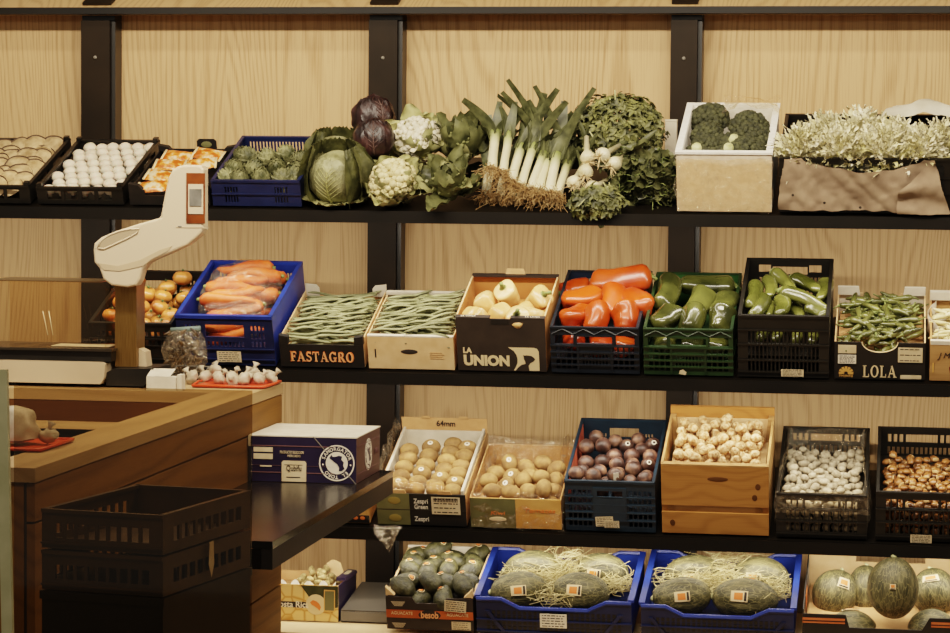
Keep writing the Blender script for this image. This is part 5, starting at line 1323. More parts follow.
for p in P: p.x = max(-W/2+.042, min(W/2-.042, p.x)); p.y = max(.04, min(L-.04, p.y))
P = relax(P, .0285, f, [H*.9+rr.uniform(0, .014) for _ in P])
for i, (p, w) in enumerate(zip(P, where([(p.x, p.y) for p in P], 6))):
    st = i in (4, 6, 17); k = rr.uniform(.9, .99)
    place('passion_fruit', pps[0] if st else pp[i % 4], f.M @ TR(*p) @ (RX(R(40)) @ RY(.2) if st else rrot(rr)) @ SC(k, k, k), 'dark passion fruit in the blue-black crate, ' + w, 'passion fruit', 'passion fruit in the blue-black crate')
for s, x in enumerate((-.035, .03)):
    place('passion_fruit', pp[s], f.M @ TR(x, .036, H*.7), 'passion fruit showing in the handle hole of the blue-black crate, ' + ('left', 'right')[s] + ' one', 'passion fruit')
# walnuts in a wooden crate
f = Fr(661, 770, 541, 475, 419, Z3); W, L, H = f.W, f.L, f.H
r = root('wooden_crate', f.M, 'wooden slatted crate of walnuts on the third shelf', 'crate')
part(r, 'front_plank', G().panel(W, H*.58, .008, [], TR(0, 0, H*.42)), M_PLANK)
part(r, 'lower_plank', G().panel(W*1.0, H*.31, .008, [], TR(0, 0, .002)), M_PLANK)
part(r, 'handle_hole', G().ell(.035, .0012, .0085, 18, 8, M=TR(.01, -.0008, H*.82)), M_COUNTDARK)
part(r, 'gap_board', G().box(-W/2+.02, W/2-.02, .0085, .012, H*.28, H*.45), M_PLANKL)
for sx in (-1, 1):
    part(r, 'corner_block', G().box(min(sx*W/2, sx*(W/2-.045)), max(sx*W/2, sx*(W/2-.045)), .0085, .03, .003, H-.003), M_PLANK)
    part(r, 'back_block', G().prism([(0, 0), (-sx*.04, 0), (-sx*.012, H*1.02), (0, H*1.02)], L-.045, L-.012, TR(sx*(W/2-.0085), 0, .003)), M_PLANKL)
    part(r, 'side_plank', G().panel(L-.018, H*1.03, .008, [], TR(sx*W/2, L/2, 0) @ RZ(PI/2*sx)), M_PLANKL)
part(r, 'back_plank', G().panel(W, H*.84, .008, [], TR(0, L-.008, 0)), M_PLANKL)
part(r, 'top_batten', G().box(-W/2, W/2, L-.012, L-.001, H*.9, H*1.14), M_PLANK)
part(r, 'front_edge', G().box(-W/2, W/2, .0003, .02, H+.0006, H+.006), M_PLANKL)
part(r, 'paper_lining', G().box(-W/2+.018, W/2-.018, L-.016, L-.0135, H*.5, H*.98).box(-W/2+.02, W/2-.02, .032, L-.02, H*.68, H*.69), M_CARDL)
kn = G()
for kx, kz in ((.4, .72), (.38, .58), (-.4, .16), (.22, .2)): kn.ell(.008, .0008, .011, 10, 6, M=TR(kx*W, -.0006, kz*H))
part(r, 'knot', kn, M_COUNTDARK) if False else None
for kx, kz in ((.4, .72), (.37, .56), (-.4, .16)): part(r, 'knot', G().ell(.009, .0009, .012, 10, 6, M=TR(kx*W, -.0006, kz*H)), M_COUNTDARK)
wn = [p_walnut(s) for s in range(5)]
fw = Fr(661, 770, 541, 475, 419, Z3); P = drop(f, 150, .0165, .0195, H*.7, ins=.028, y0=.036, y1=L-.03, seed=3, sq=.82, k=10)
P = sorted(P, key=lambda p: p[2])
for (x, y, z, q2) in P:
    k = q2/.0175; place('walnut', wn[rr.randrange(5)], f.M @ TR(x, y, z) @ rrot(rr) @ SC(k, k, k), 'pale walnut in its shell heaped in the wooden crate', 'walnut', 'walnuts in the wooden crate')
# floured figs
f = Fr(775, 868, 542, 501, 430, Z3); W, L, H = f.W, f.L, f.H
def nut_crate(f, label, sl):
    W, L, H = f.W, f.L, f.H
    fh = slotrow(-.4*W, .4*W, sl, .14*H, .36*H, .68)+slotrow(-.4*W, .4*W, sl, .42*H, .64*H, .68)+slotrow(-.4*W, -.2*W, sl//4, .7*H, .88*H, .68)+slotrow(.2*W, .4*W, sl//4, .7*H, .88*H, .68)+[(-.18*W, .18*W, .7*H, .88*H)]
    r = root('plastic_crate', f.M, label, 'crate')
    bh = slotrow(-.4*W, .4*W, sl, .46*H, .62*H, .6)+slotrow(-.4*W, -.2*W, sl//4, .72*H, .9*H, .6)+slotrow(.2*W, .4*W, sl//4, .72*H, .9*H, .6)+[(-.18*W, .18*W, .72*H, .9*H)]
    walls(r, f, .006, fh, bh, [(-L*.4, -L*.1, .3*H, .6*H), (L*.1, L*.4, .3*H, .6*H)], M_BLACKP)
    base(r, f, M_BLACKP); rim(r, f, M_BLACKP, w=.011); ribs(r, f, M_BLACKP, (.08, .38, .66))
    part(r, 'inner_tray', G().box(-W/2+.01, W/2-.01, .05, L-.012, H*.42, H*.44), M_BLACKP)
    return r
def front_fill(f, pr, name, label, cat, group, rad, hmax, flat=False):
    nx = int((f.W-.03)/(2*rad*.95)); nz = int((hmax-.012)/(2*rad*.86))
    for j in range(nz):
        for i in range(nx):
            x = -f.W/2+.018+rad+(f.W-.036-2*rad)*i/(nx-1)+(rad*.5 if j % 2 else -rad*.3)*.6
            place(name, pr[rr.randrange(len(pr))], f.M @ TR(x, .010+rad, .010+rad+j*2*rad*.86) @ rrot(rr), label, cat, group)
r = nut_crate(f, 'black plastic crate with clear lining, full of flour-dusted pale figs', 15)
for sg in (-1, 1): part(r, 'plastic_lining', crumple(lambda u, v: Vector((sg*(W/2+.0-.018*v+.01*math.sin(u*6)), -.008+u*L, H*(.3+.85*v))), 20, 10, .013, 5+sg, 16), M_FILM2 if sg > 0 else M_FILM, True)
part(r, 'front_lining', crumple(lambda u, v: Vector(((u-.5)*W*1.02, -.012+.012*v, H*.62+v*H*.45)), 26, 8, .008, 7, 20), M_FILM3, True)
part(r, 'back_lining', crumple(lambda u, v: Vector(((u-.5)*W*.96, L-.03+.02*v, H*.5+v*H*.58)), 24, 10, .012, 8, 17), M_FILM3, True)
fg = [p_ball('fruit', s, .0155, .019, .0125, M_FIG, .12, 2) for s in range(5)]
lab = 'pale flour-dusted fig heaped in the lined black crate'; gr = 'floured figs in the lined crate'
P = drop(f, 190, .0125, .0155, H*.46, ins=.016, y0=.02, y1=L-.05, seed=9, sq=.7, k=10)
for (x, y, z, q2) in P:
    k = q2/.0152; place('dried_fig', fg[rr.randrange(5)], f.M @ TR(x, y, z+.02*(1-y/L)) @ rrot(rr, True) @ SC(k, k, k), lab, 'fig', gr)
front_fill(f, fg, 'dried_fig', 'pale flour-dusted fig showing through the front slots of the lined crate', 'fig', 'figs behind the front slots', .016, H*.85)
# chestnuts
f = Fr(874, 968, 546, 501, 432, Z3); W, L, H = f.W, f.L, f.H
r = nut_crate(f, 'black plastic crate of shiny brown chestnuts at the right end of the third shelf', 15)
lines_tag(r, .07, .03, .0, H*.07, -.007, seed=12)
ch = [p_chestnut(s) for s in range(4)]
P = drop(f, 200, .0130, .0155, H*.46, ins=.014, y0=.014, y1=L-.09, seed=14, sq=.68, k=10)
for (x, y, z, q2) in P:
    k = q2/.0165; place('chestnut', ch[rr.randrange(4)], f.M @ TR(x, y, z+.012*(1-y/L)) @ rrot(rr, True) @ SC(k, k, k), 'shiny brown chestnut heaped in the black crate at the right', 'chestnut', 'chestnuts in the right end crate')
front_fill(f, ch, 'chestnut', 'brown chestnut showing through the front slots of the right end crate', 'chestnut', 'chestnuts behind the front slots', .0165, H*.85)

# ================================================================== LOWEST SHELF
YB4 = -.13
def yb4(x): return proj((at(x, 620, YB4).x, YB4, Z4+.004))[1]
def wedge(f):
    pass
def fr4(xl, xr, yt, yk, tilt=TILT4): 
    f = Fr(xl, xr, yb4((xl+xr)/2), yt, yk, Z4, tilt, YB4)
    h = (f.L-.03)*math.sin(tilt); d = (f.L-.03)*math.cos(tilt); p = f.M @ Vector((0, 0, 0))
    g = G(); w = f.W/2-.03
    g.add([(-w, .1, .001), (w, .1, .001), (w, d, .001), (-w, d, .001), (-w, d, math.tan(tilt)*(d)-.012), (w, d, math.tan(tilt)*d-.012), (-w, .1, math.tan(tilt)*.1-.012), (w, .1, math.tan(tilt)*.1-.012)], [(0, 1, 2, 3), (6, 4, 5, 7), (0, 6, 7, 1), (2, 5, 4, 3), (0, 3, 4, 6), (1, 7, 5, 2)])
    part(b4, 'sloped_stand', g, M_GREY, M=TR(p.x, YB4, .0))
    return f
# avocados
f = fr4(386, 475, 600, 547); W, L, H = f.W, f.L, f.H
r = root('avocado_box', f.M, 'dark card box with orange band, full of avocados', 'box')
part(r, 'front_panel', G().prism([(-W/2, 0), (W/2, 0), (W/2, H), (W*.2, H), (W*.16, H*.82), (-W*.16, H*.82), (-W*.2, H), (-W/2, H)], 0, .004), M_BROWNC)
part(r, 'orange_band', G().box(-W/2, W/2, -.0012, -.0002, H*.36, H*.6), mat('orange_band', '#b4501d', '#c2602a', rough=.5, scale=14))
part(r, 'band_seal', G().ell(W*.13, .0012, H*.15, 20, 8, M=TR(-.0, -.0018, H*.47)), M_BROWNC)
text(r, 'besob', .034, 0, H*.47, -.0032, M_ORANGEL, bold=.0008, fit=W*.2); text(r, 'AGUACATE', .016, -W*.32, H*.5, -.0016, M_CREAM, fit=W*.25); text(r, 'AGUACATE', .016, W*.32, H*.5, -.0016, M_CREAM, fit=W*.25)
for zz in (.84, .18):
    for k in range(5): part(r, 'printed_lines', G().box(-W*.36-W*(.08-.008*k), -W*.36+W*(.08-.008*k), -.001, -.0002, H*(zz-.03*k), H*(zz+.012-.03*k)), M_TAG)
lines_tag(r, W*.25, H*.34, W*.3, H*.78, -.004, rot=.06, seed=21, nl=5); lines_tag(r, W*.22, H*.25, W*.36, H*.18, -.003, seed=22, nl=4)
part(r, 'back_panel', G().panel(W, H*1.1, .004, [], TR(0, L-.004, 0)), M_CARDW)
for sg in (-1, 1):
    part(r, 'side_panel', G().panel(L-.01, H, .004, [], TR(sg*W/2, L/2, 0) @ RZ(PI/2*sg)), M_BROWNC)
    part(r, 'side_edge', G().box(min(sg*W/2, sg*(W/2-.006)), max(sg*W/2, sg*(W/2-.006)), .006, L-.006, H+.0005, H+.004), M_CARDL)
    part(r, 'corner_flap', G().prism([(0, 0), (.03*-sg, 0), (0, .03)], .002, .02, TR(sg*W/2, 0, H+.004)), M_CARDL)
part(r, 'base', G().box(-W/2+.005, W/2-.005, .008, L-.005, 0, .004), M_CARD); liner(r, f, H*.5, M_BROWNC)
av = [p_avocado(s) for s in range(4)]; avn = p_avocado(9, False)
ap = [(632, 112), (708, 112), (795, 98), (858, 120), (618, 158), (695, 165), (775, 152), (855, 165), (600, 205), (678, 218), (758, 195), (838, 205), (575, 245), (645, 288), (738, 252), (828, 232), (555, 296), (702, 318), (812, 282), (640, 330)]
P = [f.on(260+a/3.958, 520+b/3.958, H*1.02) for a, b in ap]
for i, p in enumerate(P): p.x = max(-W/2+.045, min(W/2-.045, p.x)); p.y = max(.05, p.y)
P = relax(P, .037, f, [H*.93+rr.uniform(0, .012) for _ in P], ins=.01)
for i, (p, w) in enumerate(zip(P, where([(p.x, p.y) for p in P], 5))):
    nst = i in (16, 18, 19, 7)
    place('avocado', avn if nst else av[i % 4], f.M @ TR(*p) @ RX(R(18)) @ RZ(R(rr.uniform(-75, 75))) @ RX(R(-90)) @ RZ(PI+rr.uniform(-.4, .4)) , 'avocado in the orange-banded box, ' + w, 'avocado', 'avocados in the banded box')
# blue crates of melons with straw
def chamfer(W, H, low, c0=.16, c1=.28):
    return [(-W/2, 0), (W/2, 0), (W/2, H), (W*(.5-c0), H), (W*(.5-c1), H*low), (-W*(.5-c1), H*low), (-W*(.5-c0), H), (-W/2, H)]
def melon_crate(f, label):
    W, L, H = f.W, f.L, f.H
    r = root('plastic_crate', f.M, label, 'crate')
    lo = .74
    for nm, y in (('front_panel', 0), ('back_panel', L-.01)):
        part(r, nm, G().prism(chamfer(W, H, lo), y, y+.008), M_BLUED if y == 0 else M_BLUEP)  # front deeper blue than rim and back, shade painted into it
        pts = [(-W/2, y+.004, H), (-W*.34, y+.004, H), (-W*.22, y+.004, H*lo), (W*.22, y+.004, H*lo), (W*.34, y+.004, H), (W/2, y+.004, H)]
        part(r, 'rim', G().sweep(pts, [.008]*6, 6), M_BLUEP)
    sl = G()
    for row in (.12, .28, .44, .58):
        for a, b, c, d in slotrow(-W*.44, W*.44, 26, row*H, (row+.1)*H, .6): sl.box(a, b, -.0015, -.0003, c, d)
    part(r, 'slots', sl, M_BLACKP); ribs(r, f, M_BLUED, (.06, .4), d=.008)
    for sx in (-1, 1):
        part(r, 'brace', G().prism([(0, 0), (.014, 0), (.075, H*.68), (.061, H*.68)], -.006, -.0016, TR(sx*W*.3, 0, 0) @ (SC(sx, 1, 1))), M_BLUED)
        part(r, 'side_panel', G().panel(L-.022, H, .008, [], TR(sx*W/2, L/2, 0) @ RZ(PI/2*sx)), M_BLUEP)
        part(r, 'side_rim', G().box(min(sx*(W/2+.008), sx*(W/2-.012)), max(sx*(W/2+.008), sx*(W/2-.012)), .01, L-.012, H+.0005, H+.01), M_BLUEP)
    base(r, f, M_BLUED); part(r, 'inner_tray', G().box(-W/2+.012, W/2-.012, .014, L-.014, H*.3, H*.32), M_BLUED)
    return r
def straw(f, n, seed, z0, z1, spots):
    q = random.Random(seed); g = G()
    for k in range(n):
        sx, sy, sr, zz = spots[k % len(spots)]
        x = sx+q.gauss(0, sr); y = sy+q.gauss(0, sr*.7)
        if abs(x) > f.W/2-.035 or not .03 < y < f.L-.03: continue
        z = zz+q.uniform(-.02, .03); a = q.uniform(0, 6.28); l = q.uniform(.03, .09); b = q.uniform(-1, 1)*.035; e = q.uniform(-.25, .35)
        d = Vector((math.cos(a), math.sin(a), e)); s_ = Vector((-math.sin(a), math.cos(a), q.uniform(.2, .9)))
        c = Vector((x, y, z)); lim = f.W/2-.018
        P_ = [c+d*l*t+s_*b*(1-t*t) for t in (-1, -.5, 0, .5, 1)]
        P_ = [Vector((max(-lim, min(lim, v.x)), max(.014, min(f.L-.016, v.y)), v.z)) for v in P_]
        g.tube(P_, .0011, 3)
    return g
f = fr4(476, 633, 604, 549); W, L, H = f.W, f.L, f.H
r = melon_crate(f, 'blue plastic crate with straw and four melons, next to the avocado box')
lines_tag(r, .09, .05, .0, H*.46, -.01, seed=31, m=M_WHITEP)
mel = [((-.1, .66), R(100), .095, .072, 'rear left one'), ((.25, .68), R(75), .085, .065, 'rear right one'), ((-.26, .24), R(110), .09, .062, 'front left one'), ((.14, .26), R(80), .09, .07, 'front right one')]
mel = [((-.20, .66), R(95), .105, .072, 'rear left one'), ((.25, .66), R(80), .095, .07, 'rear right one'), ((-.25, .27), R(105), .1, .066, 'front left one'), ((.15, .27), R(85), .1, .07, 'front right one')]
for i, ((mx, my), ang, a, b, w) in enumerate(mel):
    place('netted_melon', p_melon(i, b, b, a, (R(180)+(.1*i-.2), .1, .5, .5)), f.M @ TR(mx*W, my*L, H*.86) @ RZ(R(-90)) @ RZ(ang-R(90)) @ RX(PI/2) @ RZ(R(205)), 'olive netted melon in the left blue crate, ' + w, 'melon', 'melons in the left blue crate')
o = link('straw', straw(f, 460, 3, 0, 0, [(0, L*.5, .05, H*.98), (-.05, L*.45, .05, H*.98), (W*.04, L*.72, .035, H*1.1), (-.12, L*.42, .04, H*1.0), (.2, L*.42, .03, H*.95), (.0, L*.2, .04, H*.85)]).mesh('straw', M_STRAW), f.M); tag(o, 'pale curly straw packed around the melons in the left blue crate', 'straw'); o['kind'] = 'stuff'
f = fr4(640, 795, 612, 552); W, L, H = f.W, f.L, f.H
r = melon_crate(f, 'blue plastic crate with straw and four melons, left of the black melon box')
mel = [((-.2, .66), R(95), .1, .07, 'rear left one'), ((.25, .66), R(80), .1, .07, 'rear right one'), ((-.25, .27), R(105), .1, .066, 'front left one'), ((.17, .27), R(85), .11, .07, 'front right one')]
for i, ((mx, my), ang, a, b, w) in enumerate(mel):
    place('netted_melon', p_melon(i+10, b, b, a, (R(180)+(.1*i-.2), .1, .5, .5)), f.M @ TR(mx*W, my*L, H*.86) @ RZ(R(-90)) @ RZ(ang-R(90)) @ RX(PI/2) @ RZ(R(205)), 'olive netted melon in the right blue crate, ' + w, 'melon', 'melons in the right blue crate')
o = link('straw', straw(f, 460, 8, 0, 0, [(-.02, L*.5, .05, H*.98), (-.05, L*.62, .05, H*1.0), (W*.05, L*.75, .04, H*1.05), (-.13, L*.45, .04, H*.95), (.17, L*.4, .03, H*.95), (.05, L*.45, .06, H*.95)]).mesh('straw', M_STRAW), f.M); tag(o, 'pale curly straw packed around the melons in the right blue crate', 'straw'); o['kind'] = 'stuff'
# black box of melons
f = fr4(801, 985, 620, 560); W, L, H = f.W, f.L, f.H
r = root('melon_box', f.M, 'black card box with orange stripe, full of netted melons, lower right', 'box')
M_OB = mat('orange_stripe', '#c2622c', '#cf7440', rough=.55, scale=10)
part(r, 'front_panel', G().prism([(-W/2, 0), (W/2, 0), (W/2, H), (W*.2, H), (W*.16, H*.6), (W*.02, H*.6), (-W*.0, H*.6), (-W*.24, H*.6), (-W*.26, H), (-W/2, H)], 0, .004), M_BLACKC)
part(r, 'orange_stripe', G().box(-W/2, -W*.265, -.0012, -.0002, H*.72, H*.88), M_OB); part(r, 'orange_stripe', G().box(W*.21, W/2, -.0012, -.0002, H*.72, H*.88), M_OB)
part(r, 'stripe_line', G().box(-W/2, -W*.265, -.002, -.0013, H*.78, H*.81).box(W*.21, W/2, -.002, -.0013, H*.78, H*.81), M_BLACKC)
part(r, 'back_panel', G().panel(W, H*1.15, .004, [(-W*.22, W*.18, H*.92, H*1.15)], TR(0, L-.004, 0)), M_CARDL)
for sg in (-1, 1):
    part(r, 'side_panel', G().panel(L-.01, H*1.12, .004, [], TR(sg*W/2, L/2, 0) @ RZ(PI/2*sg)), M_BLACKC)
    part(r, 'side_flap', G().panel(.05, H*1.3, .004, [], TR(sg*(W/2-.028), L*.45, 0)), M_BLACKC) if False else None
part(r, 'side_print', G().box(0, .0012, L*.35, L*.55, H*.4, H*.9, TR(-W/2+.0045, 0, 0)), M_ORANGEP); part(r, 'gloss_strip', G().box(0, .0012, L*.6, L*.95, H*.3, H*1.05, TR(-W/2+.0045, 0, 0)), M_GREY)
part(r, 'base', G().box(-W/2+.005, W/2-.005, .008, L-.005, 0, .004), M_CARD); part(r, 'inner_tray', G().box(-W/2+.012, W/2-.012, .014, L-.014, H*.18, H*.2), M_CARD)
def mel_at(px, py, Y, a, b, rot, s, st, w):
    p = at(px, py, Y); place('netted_melon', p_melon(s, b, b, a, st), TR(*p) @ rot, 'olive netted melon in the black box, ' + w, 'melon', 'melons in the black box')
fr_ = R(-95)
mel_at(835, 594, .14, .085, .076, RX(R(-15)) @ RY(R(15)), 31, (fr_+.4, .45, .5, .42), 'rear left one with a torn label')
mel_at(866, 590, .17, .085, .062, RX(R(-10)), 32, None, 'rear one half hidden by the upright one')
mel_at(893, 588, -.035, .102, .083, RX(R(-6)), 33, (fr_+.08, .08, .22, .16), 'big upright one in the middle')
mel_at(934, 592, .13, .08, .075, RX(R(-12)) @ RY(R(-10)), 34, (fr_, .55, .7, .3), 'rear right one with a white label')
mel_at(851, 634, -.02, .09, .08, RZ(R(15)) @ RY(PI/2), 35, (R(170), .0, .5, .7), 'front left one')
mel_at(932, 630, -.02, .08, .07, RY(PI/2), 36, (R(160), .2, .5, .5), 'front right one with an orange label')
# potato picture box
pr = at_z(338, 622, Z4+.001); k = mpp(pr.y); W, H, L = .30, 37*k, .30
r = root('printed_box', TR(pr.x-W/2, pr.y, Z4+.001), 'printed card box with a tuber picture and round emblem, lower left of the avocados', 'box')
M_TUB = mat('tuber_print', '#c08a3c', '#e3c07f', rough=.5, scale=24, kind='voronoi', lo=.0, hi=.12)
part(r, 'front_panel', G().panel(W, H, .004, [], I4), M_TUB)
part(r, 'green_print', G().prism([(W*.06, H*.98), (W*.5, H*.98), (W*.5, H*.4), (W*.28, H*.3), (W*.18, H*.6)], -.001, -.0002), mat('deep_green_print', '#33351f', '#444628', rough=.45, scale=30))
part(r, 'dark_strip', G().box(-W/2, W*.14, -.0014, -.0002, H*.36, H*.52), M_INK)
text(r, 'Costa Rica', .03, -W*.05, H*.44, -.0018, M_WHITEP, bold=.0004, fit=W*.42)
part(r, 'emblem', G().ell(.036, .0014, .036, 24, 8, M=TR(W*.24, -.0016, H*.46)), M_CREAM)
part(r, 'printed_map', G().prism([(-.02, .008), (-.01, .016), (.002, .012), (.012, .004), (.018, -.008), (.014, -.02), (.006, -.012), (-.006, -.004), (-.014, .0)], -.0042, -.0032, TR(W*.24, 0, H*.46)), M_ORANGEP)
part(r, 'picture_frame_print', G().box(W*.34, W*.46, -.0024, -.0012, H*.3, H*.86), M_OLIVEC)
part(r, 'picture_border', G().panel(W*.13, H*.6, .0006, [(-W*.055, W*.055, H*.03, H*.57)], TR(W*.4, -.003, H*.28)), M_MUSTARD)
part(r, 'back_panel', G().panel(W, H, .004, [], TR(0, L-.004, 0)), M_CARD)
part(r, 'side_panel', G().panel(L-.01, H, .004, [], TR(-W/2, L/2, 0) @ RZ(-PI/2)), M_CARD)
part(r, 'side_panel', G().panel(L-.01, H*1.0, .004, [], TR(W/2, L/2, 0) @ RZ(PI/2)), M_PURPLE)
part(r, 'purple_flap', G().prism([(0, 0), (.035, 0), (.03, .01), (.0, .012)], L*.35, L*.98, TR(W/2-.03, 0, H+.0005)), M_PURPLE)
for k in range(3): part(r, 'printed_mark', G().box(W/2-.022+.006*k, W/2-.018+.006*k, L*.6, L*.85, H+.0125, H+.013), M_TAG)
part(r, 'base', G().box(-W/2+.005, W/2-.005, .005, L-.005, 0, .004), M_CARD); part(r, 'inner_tray', G().box(-W/2+.006, W/2-.006, .006, L-.006, H*.7, H*.72), M_CARD)
part(r, 'paper_lining', crumple(lambda u, v: Vector(((u-.5)*W*.9, .02+.012*v, H*.85+v*H*.24*abs(math.sin(u*17)))), 24, 5, .004, 3, 20), M_CARDW, True)
part(r, 'card_tab', G().prism([(-.03, 0), (.045, 0), (.03, .05), (.0, .06), (-.02, .045)], L-.06, L-.056, TR(W*.25, 0, H*.95)), M_CARDL)
nt_ = [p_ball('shell', s, .011, .014, .010, M_NUTP, .1, 2) for s in range(3)]
for i in range(64):
    x = q.uniform(-.1, .35)*W; y = .05+(L-.12)*((i*.618) % 1); z = H*.76+(H*.5*max(0, 1-((x-W*.15)/(W*.28))**2))*i/64
    place('pale_nut', nt_[i % 3], r.matrix_local @ TR(x, y, z) @ rrot(rr), 'small pale nut heaped in the printed tuber box', 'nut', 'pale nuts in the printed box')
# grey sloped stand beside it
x0 = at(341, 620, .02).x; x1 = at(392, 620, .02).x
r = root('sloped_stand', TR(x0, .02, Z4), 'empty grey metal display stand between the printed box and avocados', 'stand')
wv = x1-x0
part(r, 'sloped_plate', G().add([(0, 0, .042), (wv, 0, .042), (wv, .34, .085), (0, .34, .085), (0, 0, .038), (wv, 0, .038), (wv, .34, .081), (0, .34, .081)], [(0, 1, 2, 3), (7, 6, 5, 4), (0, 4, 5, 1), (2, 6, 7, 3), (0, 3, 7, 4), (1, 5, 6, 2)]), mat('grey_plate', '#4f4a42', '#5d574e', rough=.4, scale=6))
part(r, 'front_plate', G().box(0, wv, -.004, 0, .004, .037), M_GREY)
for xx in (0, wv-.004): part(r, 'side_plate', G().add([(xx, .002, .001), (xx+.004, .002, .001), (xx+.004, .34, .001), (xx, .34, .001), (xx, .002, .036), (xx+.004, .002, .036), (xx+.004, .34, .079), (xx, .34, .079)], [(3, 2, 1, 0), (4, 5, 6, 7), (0, 1, 5, 4), (1, 2, 6, 5), (2, 3, 7, 6), (3, 0, 4, 7)]), M_STEEL)
# ================================================================== COUNTER, LEFT FOREGROUND
YC0 = -.45
pc = at(282, 383, YC0); XC, ZC = pc.x, pc.z
YC1 = -2.85; XCL = at(-60, 400, YC0).x - .25
r = root('service_counter', TR(XC, YC0, 0), 'wooden service counter with an open top well, left foreground', 'counter')
D = YC0-YC1; Wc = XC-XCL
zs = [0.02, ZC-.66, ZC-.40, ZC-.13, ZC-.035]
for a, b in zip(zs[:-1], zs[1:]): part(r, 'side_board', G().box(-.02, 0, -D, 0, a+.003, b-.003), M_COUNTER)
part(r, 'inner_core', G().box(-.026, -.021, -D+.002, -.002, .02, ZC-.036), M_INK)
part(r, 'back_board', G().box(-Wc, -.027, -.02, 0, .02, ZC-.036), M_COUNTER)
part(r, 'front_board', G().box(-Wc, -.027, -D, -D+.02, .02, ZC-.036), M_COUNTER)
part(r, 'side_rail', G().box(-.13, .004, -D-.01, .004, ZC-.034, ZC), M_COUNTERTOP)
part(r, 'back_rail', G().box(-Wc, -.131, -.40, .004, ZC-.034, ZC), M_CTX)
part(r, 'well_wall', G().box(-Wc, -.131, -.4, -.38, ZC-.30, ZC-.036), M_COUNTDARK)
part(r, 'well_ledge', G().box(-Wc, -.131, -.62, -.401, ZC-.12, ZC-.1), M_CTX)
part(r, 'well_floor', G().box(-Wc, -.131, -D+.022, -.621, ZC-.30, ZC-.28), M_COUNTDARK)
part(r, 'well_side', G().box(-.145, -.132, -D+.022, -.622, ZC-.279, ZC-.036), M_COUNTDARK)
class Obj: pass
def fbox(W, L, H, M):
    f = Obj(); f.W, f.L, f.H, f.M = W, L, H, M; return f
p = at(70, 430, -1.55)
f = fbox(.34, .4, ZC-.06-(ZC-.278), TR(p.x-.05, -1.75, ZC-.278)); f.H = .20
plastic('plastic_crate', f, M_BLACKP, 'black plastic crate sunk in the counter well', fh=lattice(f.W, f.H, 12, ((.1, .25), (.35, .5), (.6, .85)), None), bh=lattice(f.W, f.H, 8, ((.1, .25), (.35, .5), (.6, .85)), None), ribz=(.3,))
# red tray of white wrapped bulbs
def red_tray(x0, x1, y0, y1, z, label):
    r = root('red_tray', TR((x0+x1)/2, (y0+y1)/2, z), label, 'tray'); w, d = (x1-x0)/2, (y1-y0)/2
    part(r, 'tray_base', G().box(-w, w, -d, d, .001, .005), M_RED)
    pts = [(-w, -d, .006), (w, -d, .006), (w+.012, 0, .010), (w, d, .006), (-w, d, .006), (-w-.012, 0, .01), (-w, -d, .006)]
    part(r, 'tray_rim', G().sweep(pts, [.004]*7, 6), M_RED, True)
    return r
xa, xb = at(196, 388, -.66).x, at(283, 380, -.5).x
red_tray(xa, xb-.014, -.70, -.47, ZC+.0015, 'red tray of white wrapped garlic on the counter corner')
def p_wrap(seed):
    g = G().ell(.025, .021, .018, 18, 11, fn=lambda x, y, z: 1+.28*no(x*2+seed, y*2, z*2)+.16*no(x*6, y*6+seed, z*6))
    t = G().sweep([(0, 0, .013), (.003, 0, .024), (.006, .003, .034)], [.009, .005, .011], 8, sec=lambda th, t: 1+.3*math.sin(5*th+seed)*t)
    return proto(('wrapper', g, M_GARLIC), ('twisted_top', t, M_GARLIC))
gw = [p_wrap(s) for s in range(4)]
wr = [(192, 384, -.58, RY(-.9)), (205, 377, -.54, RY(-.5)), (215, 371, -.52, RX(-.7)), (219, 382, -.6, RY(.9)), (233, 377, -.54, RY(.6)), (232, 385, -.64, RX(1.2)), (246, 378, -.56, RX(-.4)), (253, 373, -.51, RY(.2)), (259, 379, -.58, RY(.8)), (271, 377, -.53, RY(1.0)), (244, 384, -.63, RY(-1.2))]
for i, (a, b, Y, ro) in enumerate(wr):
    p = at(a, b, Y); z = max(ZC+.024, p.z); z = min(z, ZC+.06)
    place('wrapped_garlic', gw[i % 4], TR(p.x, p.y, z) @ ro @ RZ(i), 'white wrapped garlic bulb on the red tray, ' + ORD[sorted(range(len(wr)), key=lambda j: wr[j][0]).index(i)] + ' from the left', 'garlic', 'wrapped garlic on the red tray')
# near tray at the left edge
p = at_z(26, 450, ZC); red_tray(p.x-.10, p.x+.055, p.y-.05, p.y+.2, ZC+.0015, 'small red tray with a white paper bag at the left edge of the counter')
def wb_fn(u, v):
    th = 2*PI*u; k = .06*(1-.35*v)*(1+.2*no(math.cos(th)*2, math.sin(th)*2, v*3)); return Vector((math.cos(th)*k*1.1*math.sqrt(max(0, 1-v**4))+.004*v, math.sin(th)*k*math.sqrt(max(0, 1-v**4)), .015+v*.085))
place('paper_bag', proto(('bag', crumple(wb_fn, 24, 12, .006, 5, 20), M_GARLIC), ('bag_base', G().ell(.058, .053, .012, 16, 6, M=TR(0, 0, .02)), M_GARLIC)), TR(p.x-.05, p.y+.06, ZC+.005), 'white paper bag on the small red tray at the left edge', 'bag')
place('wrapped_garlic', gw[0], TR(p.x+.035, p.y+.07, ZC+.029), 'white wrapped garlic bulb right of the paper bag on the small red tray', 'garlic')
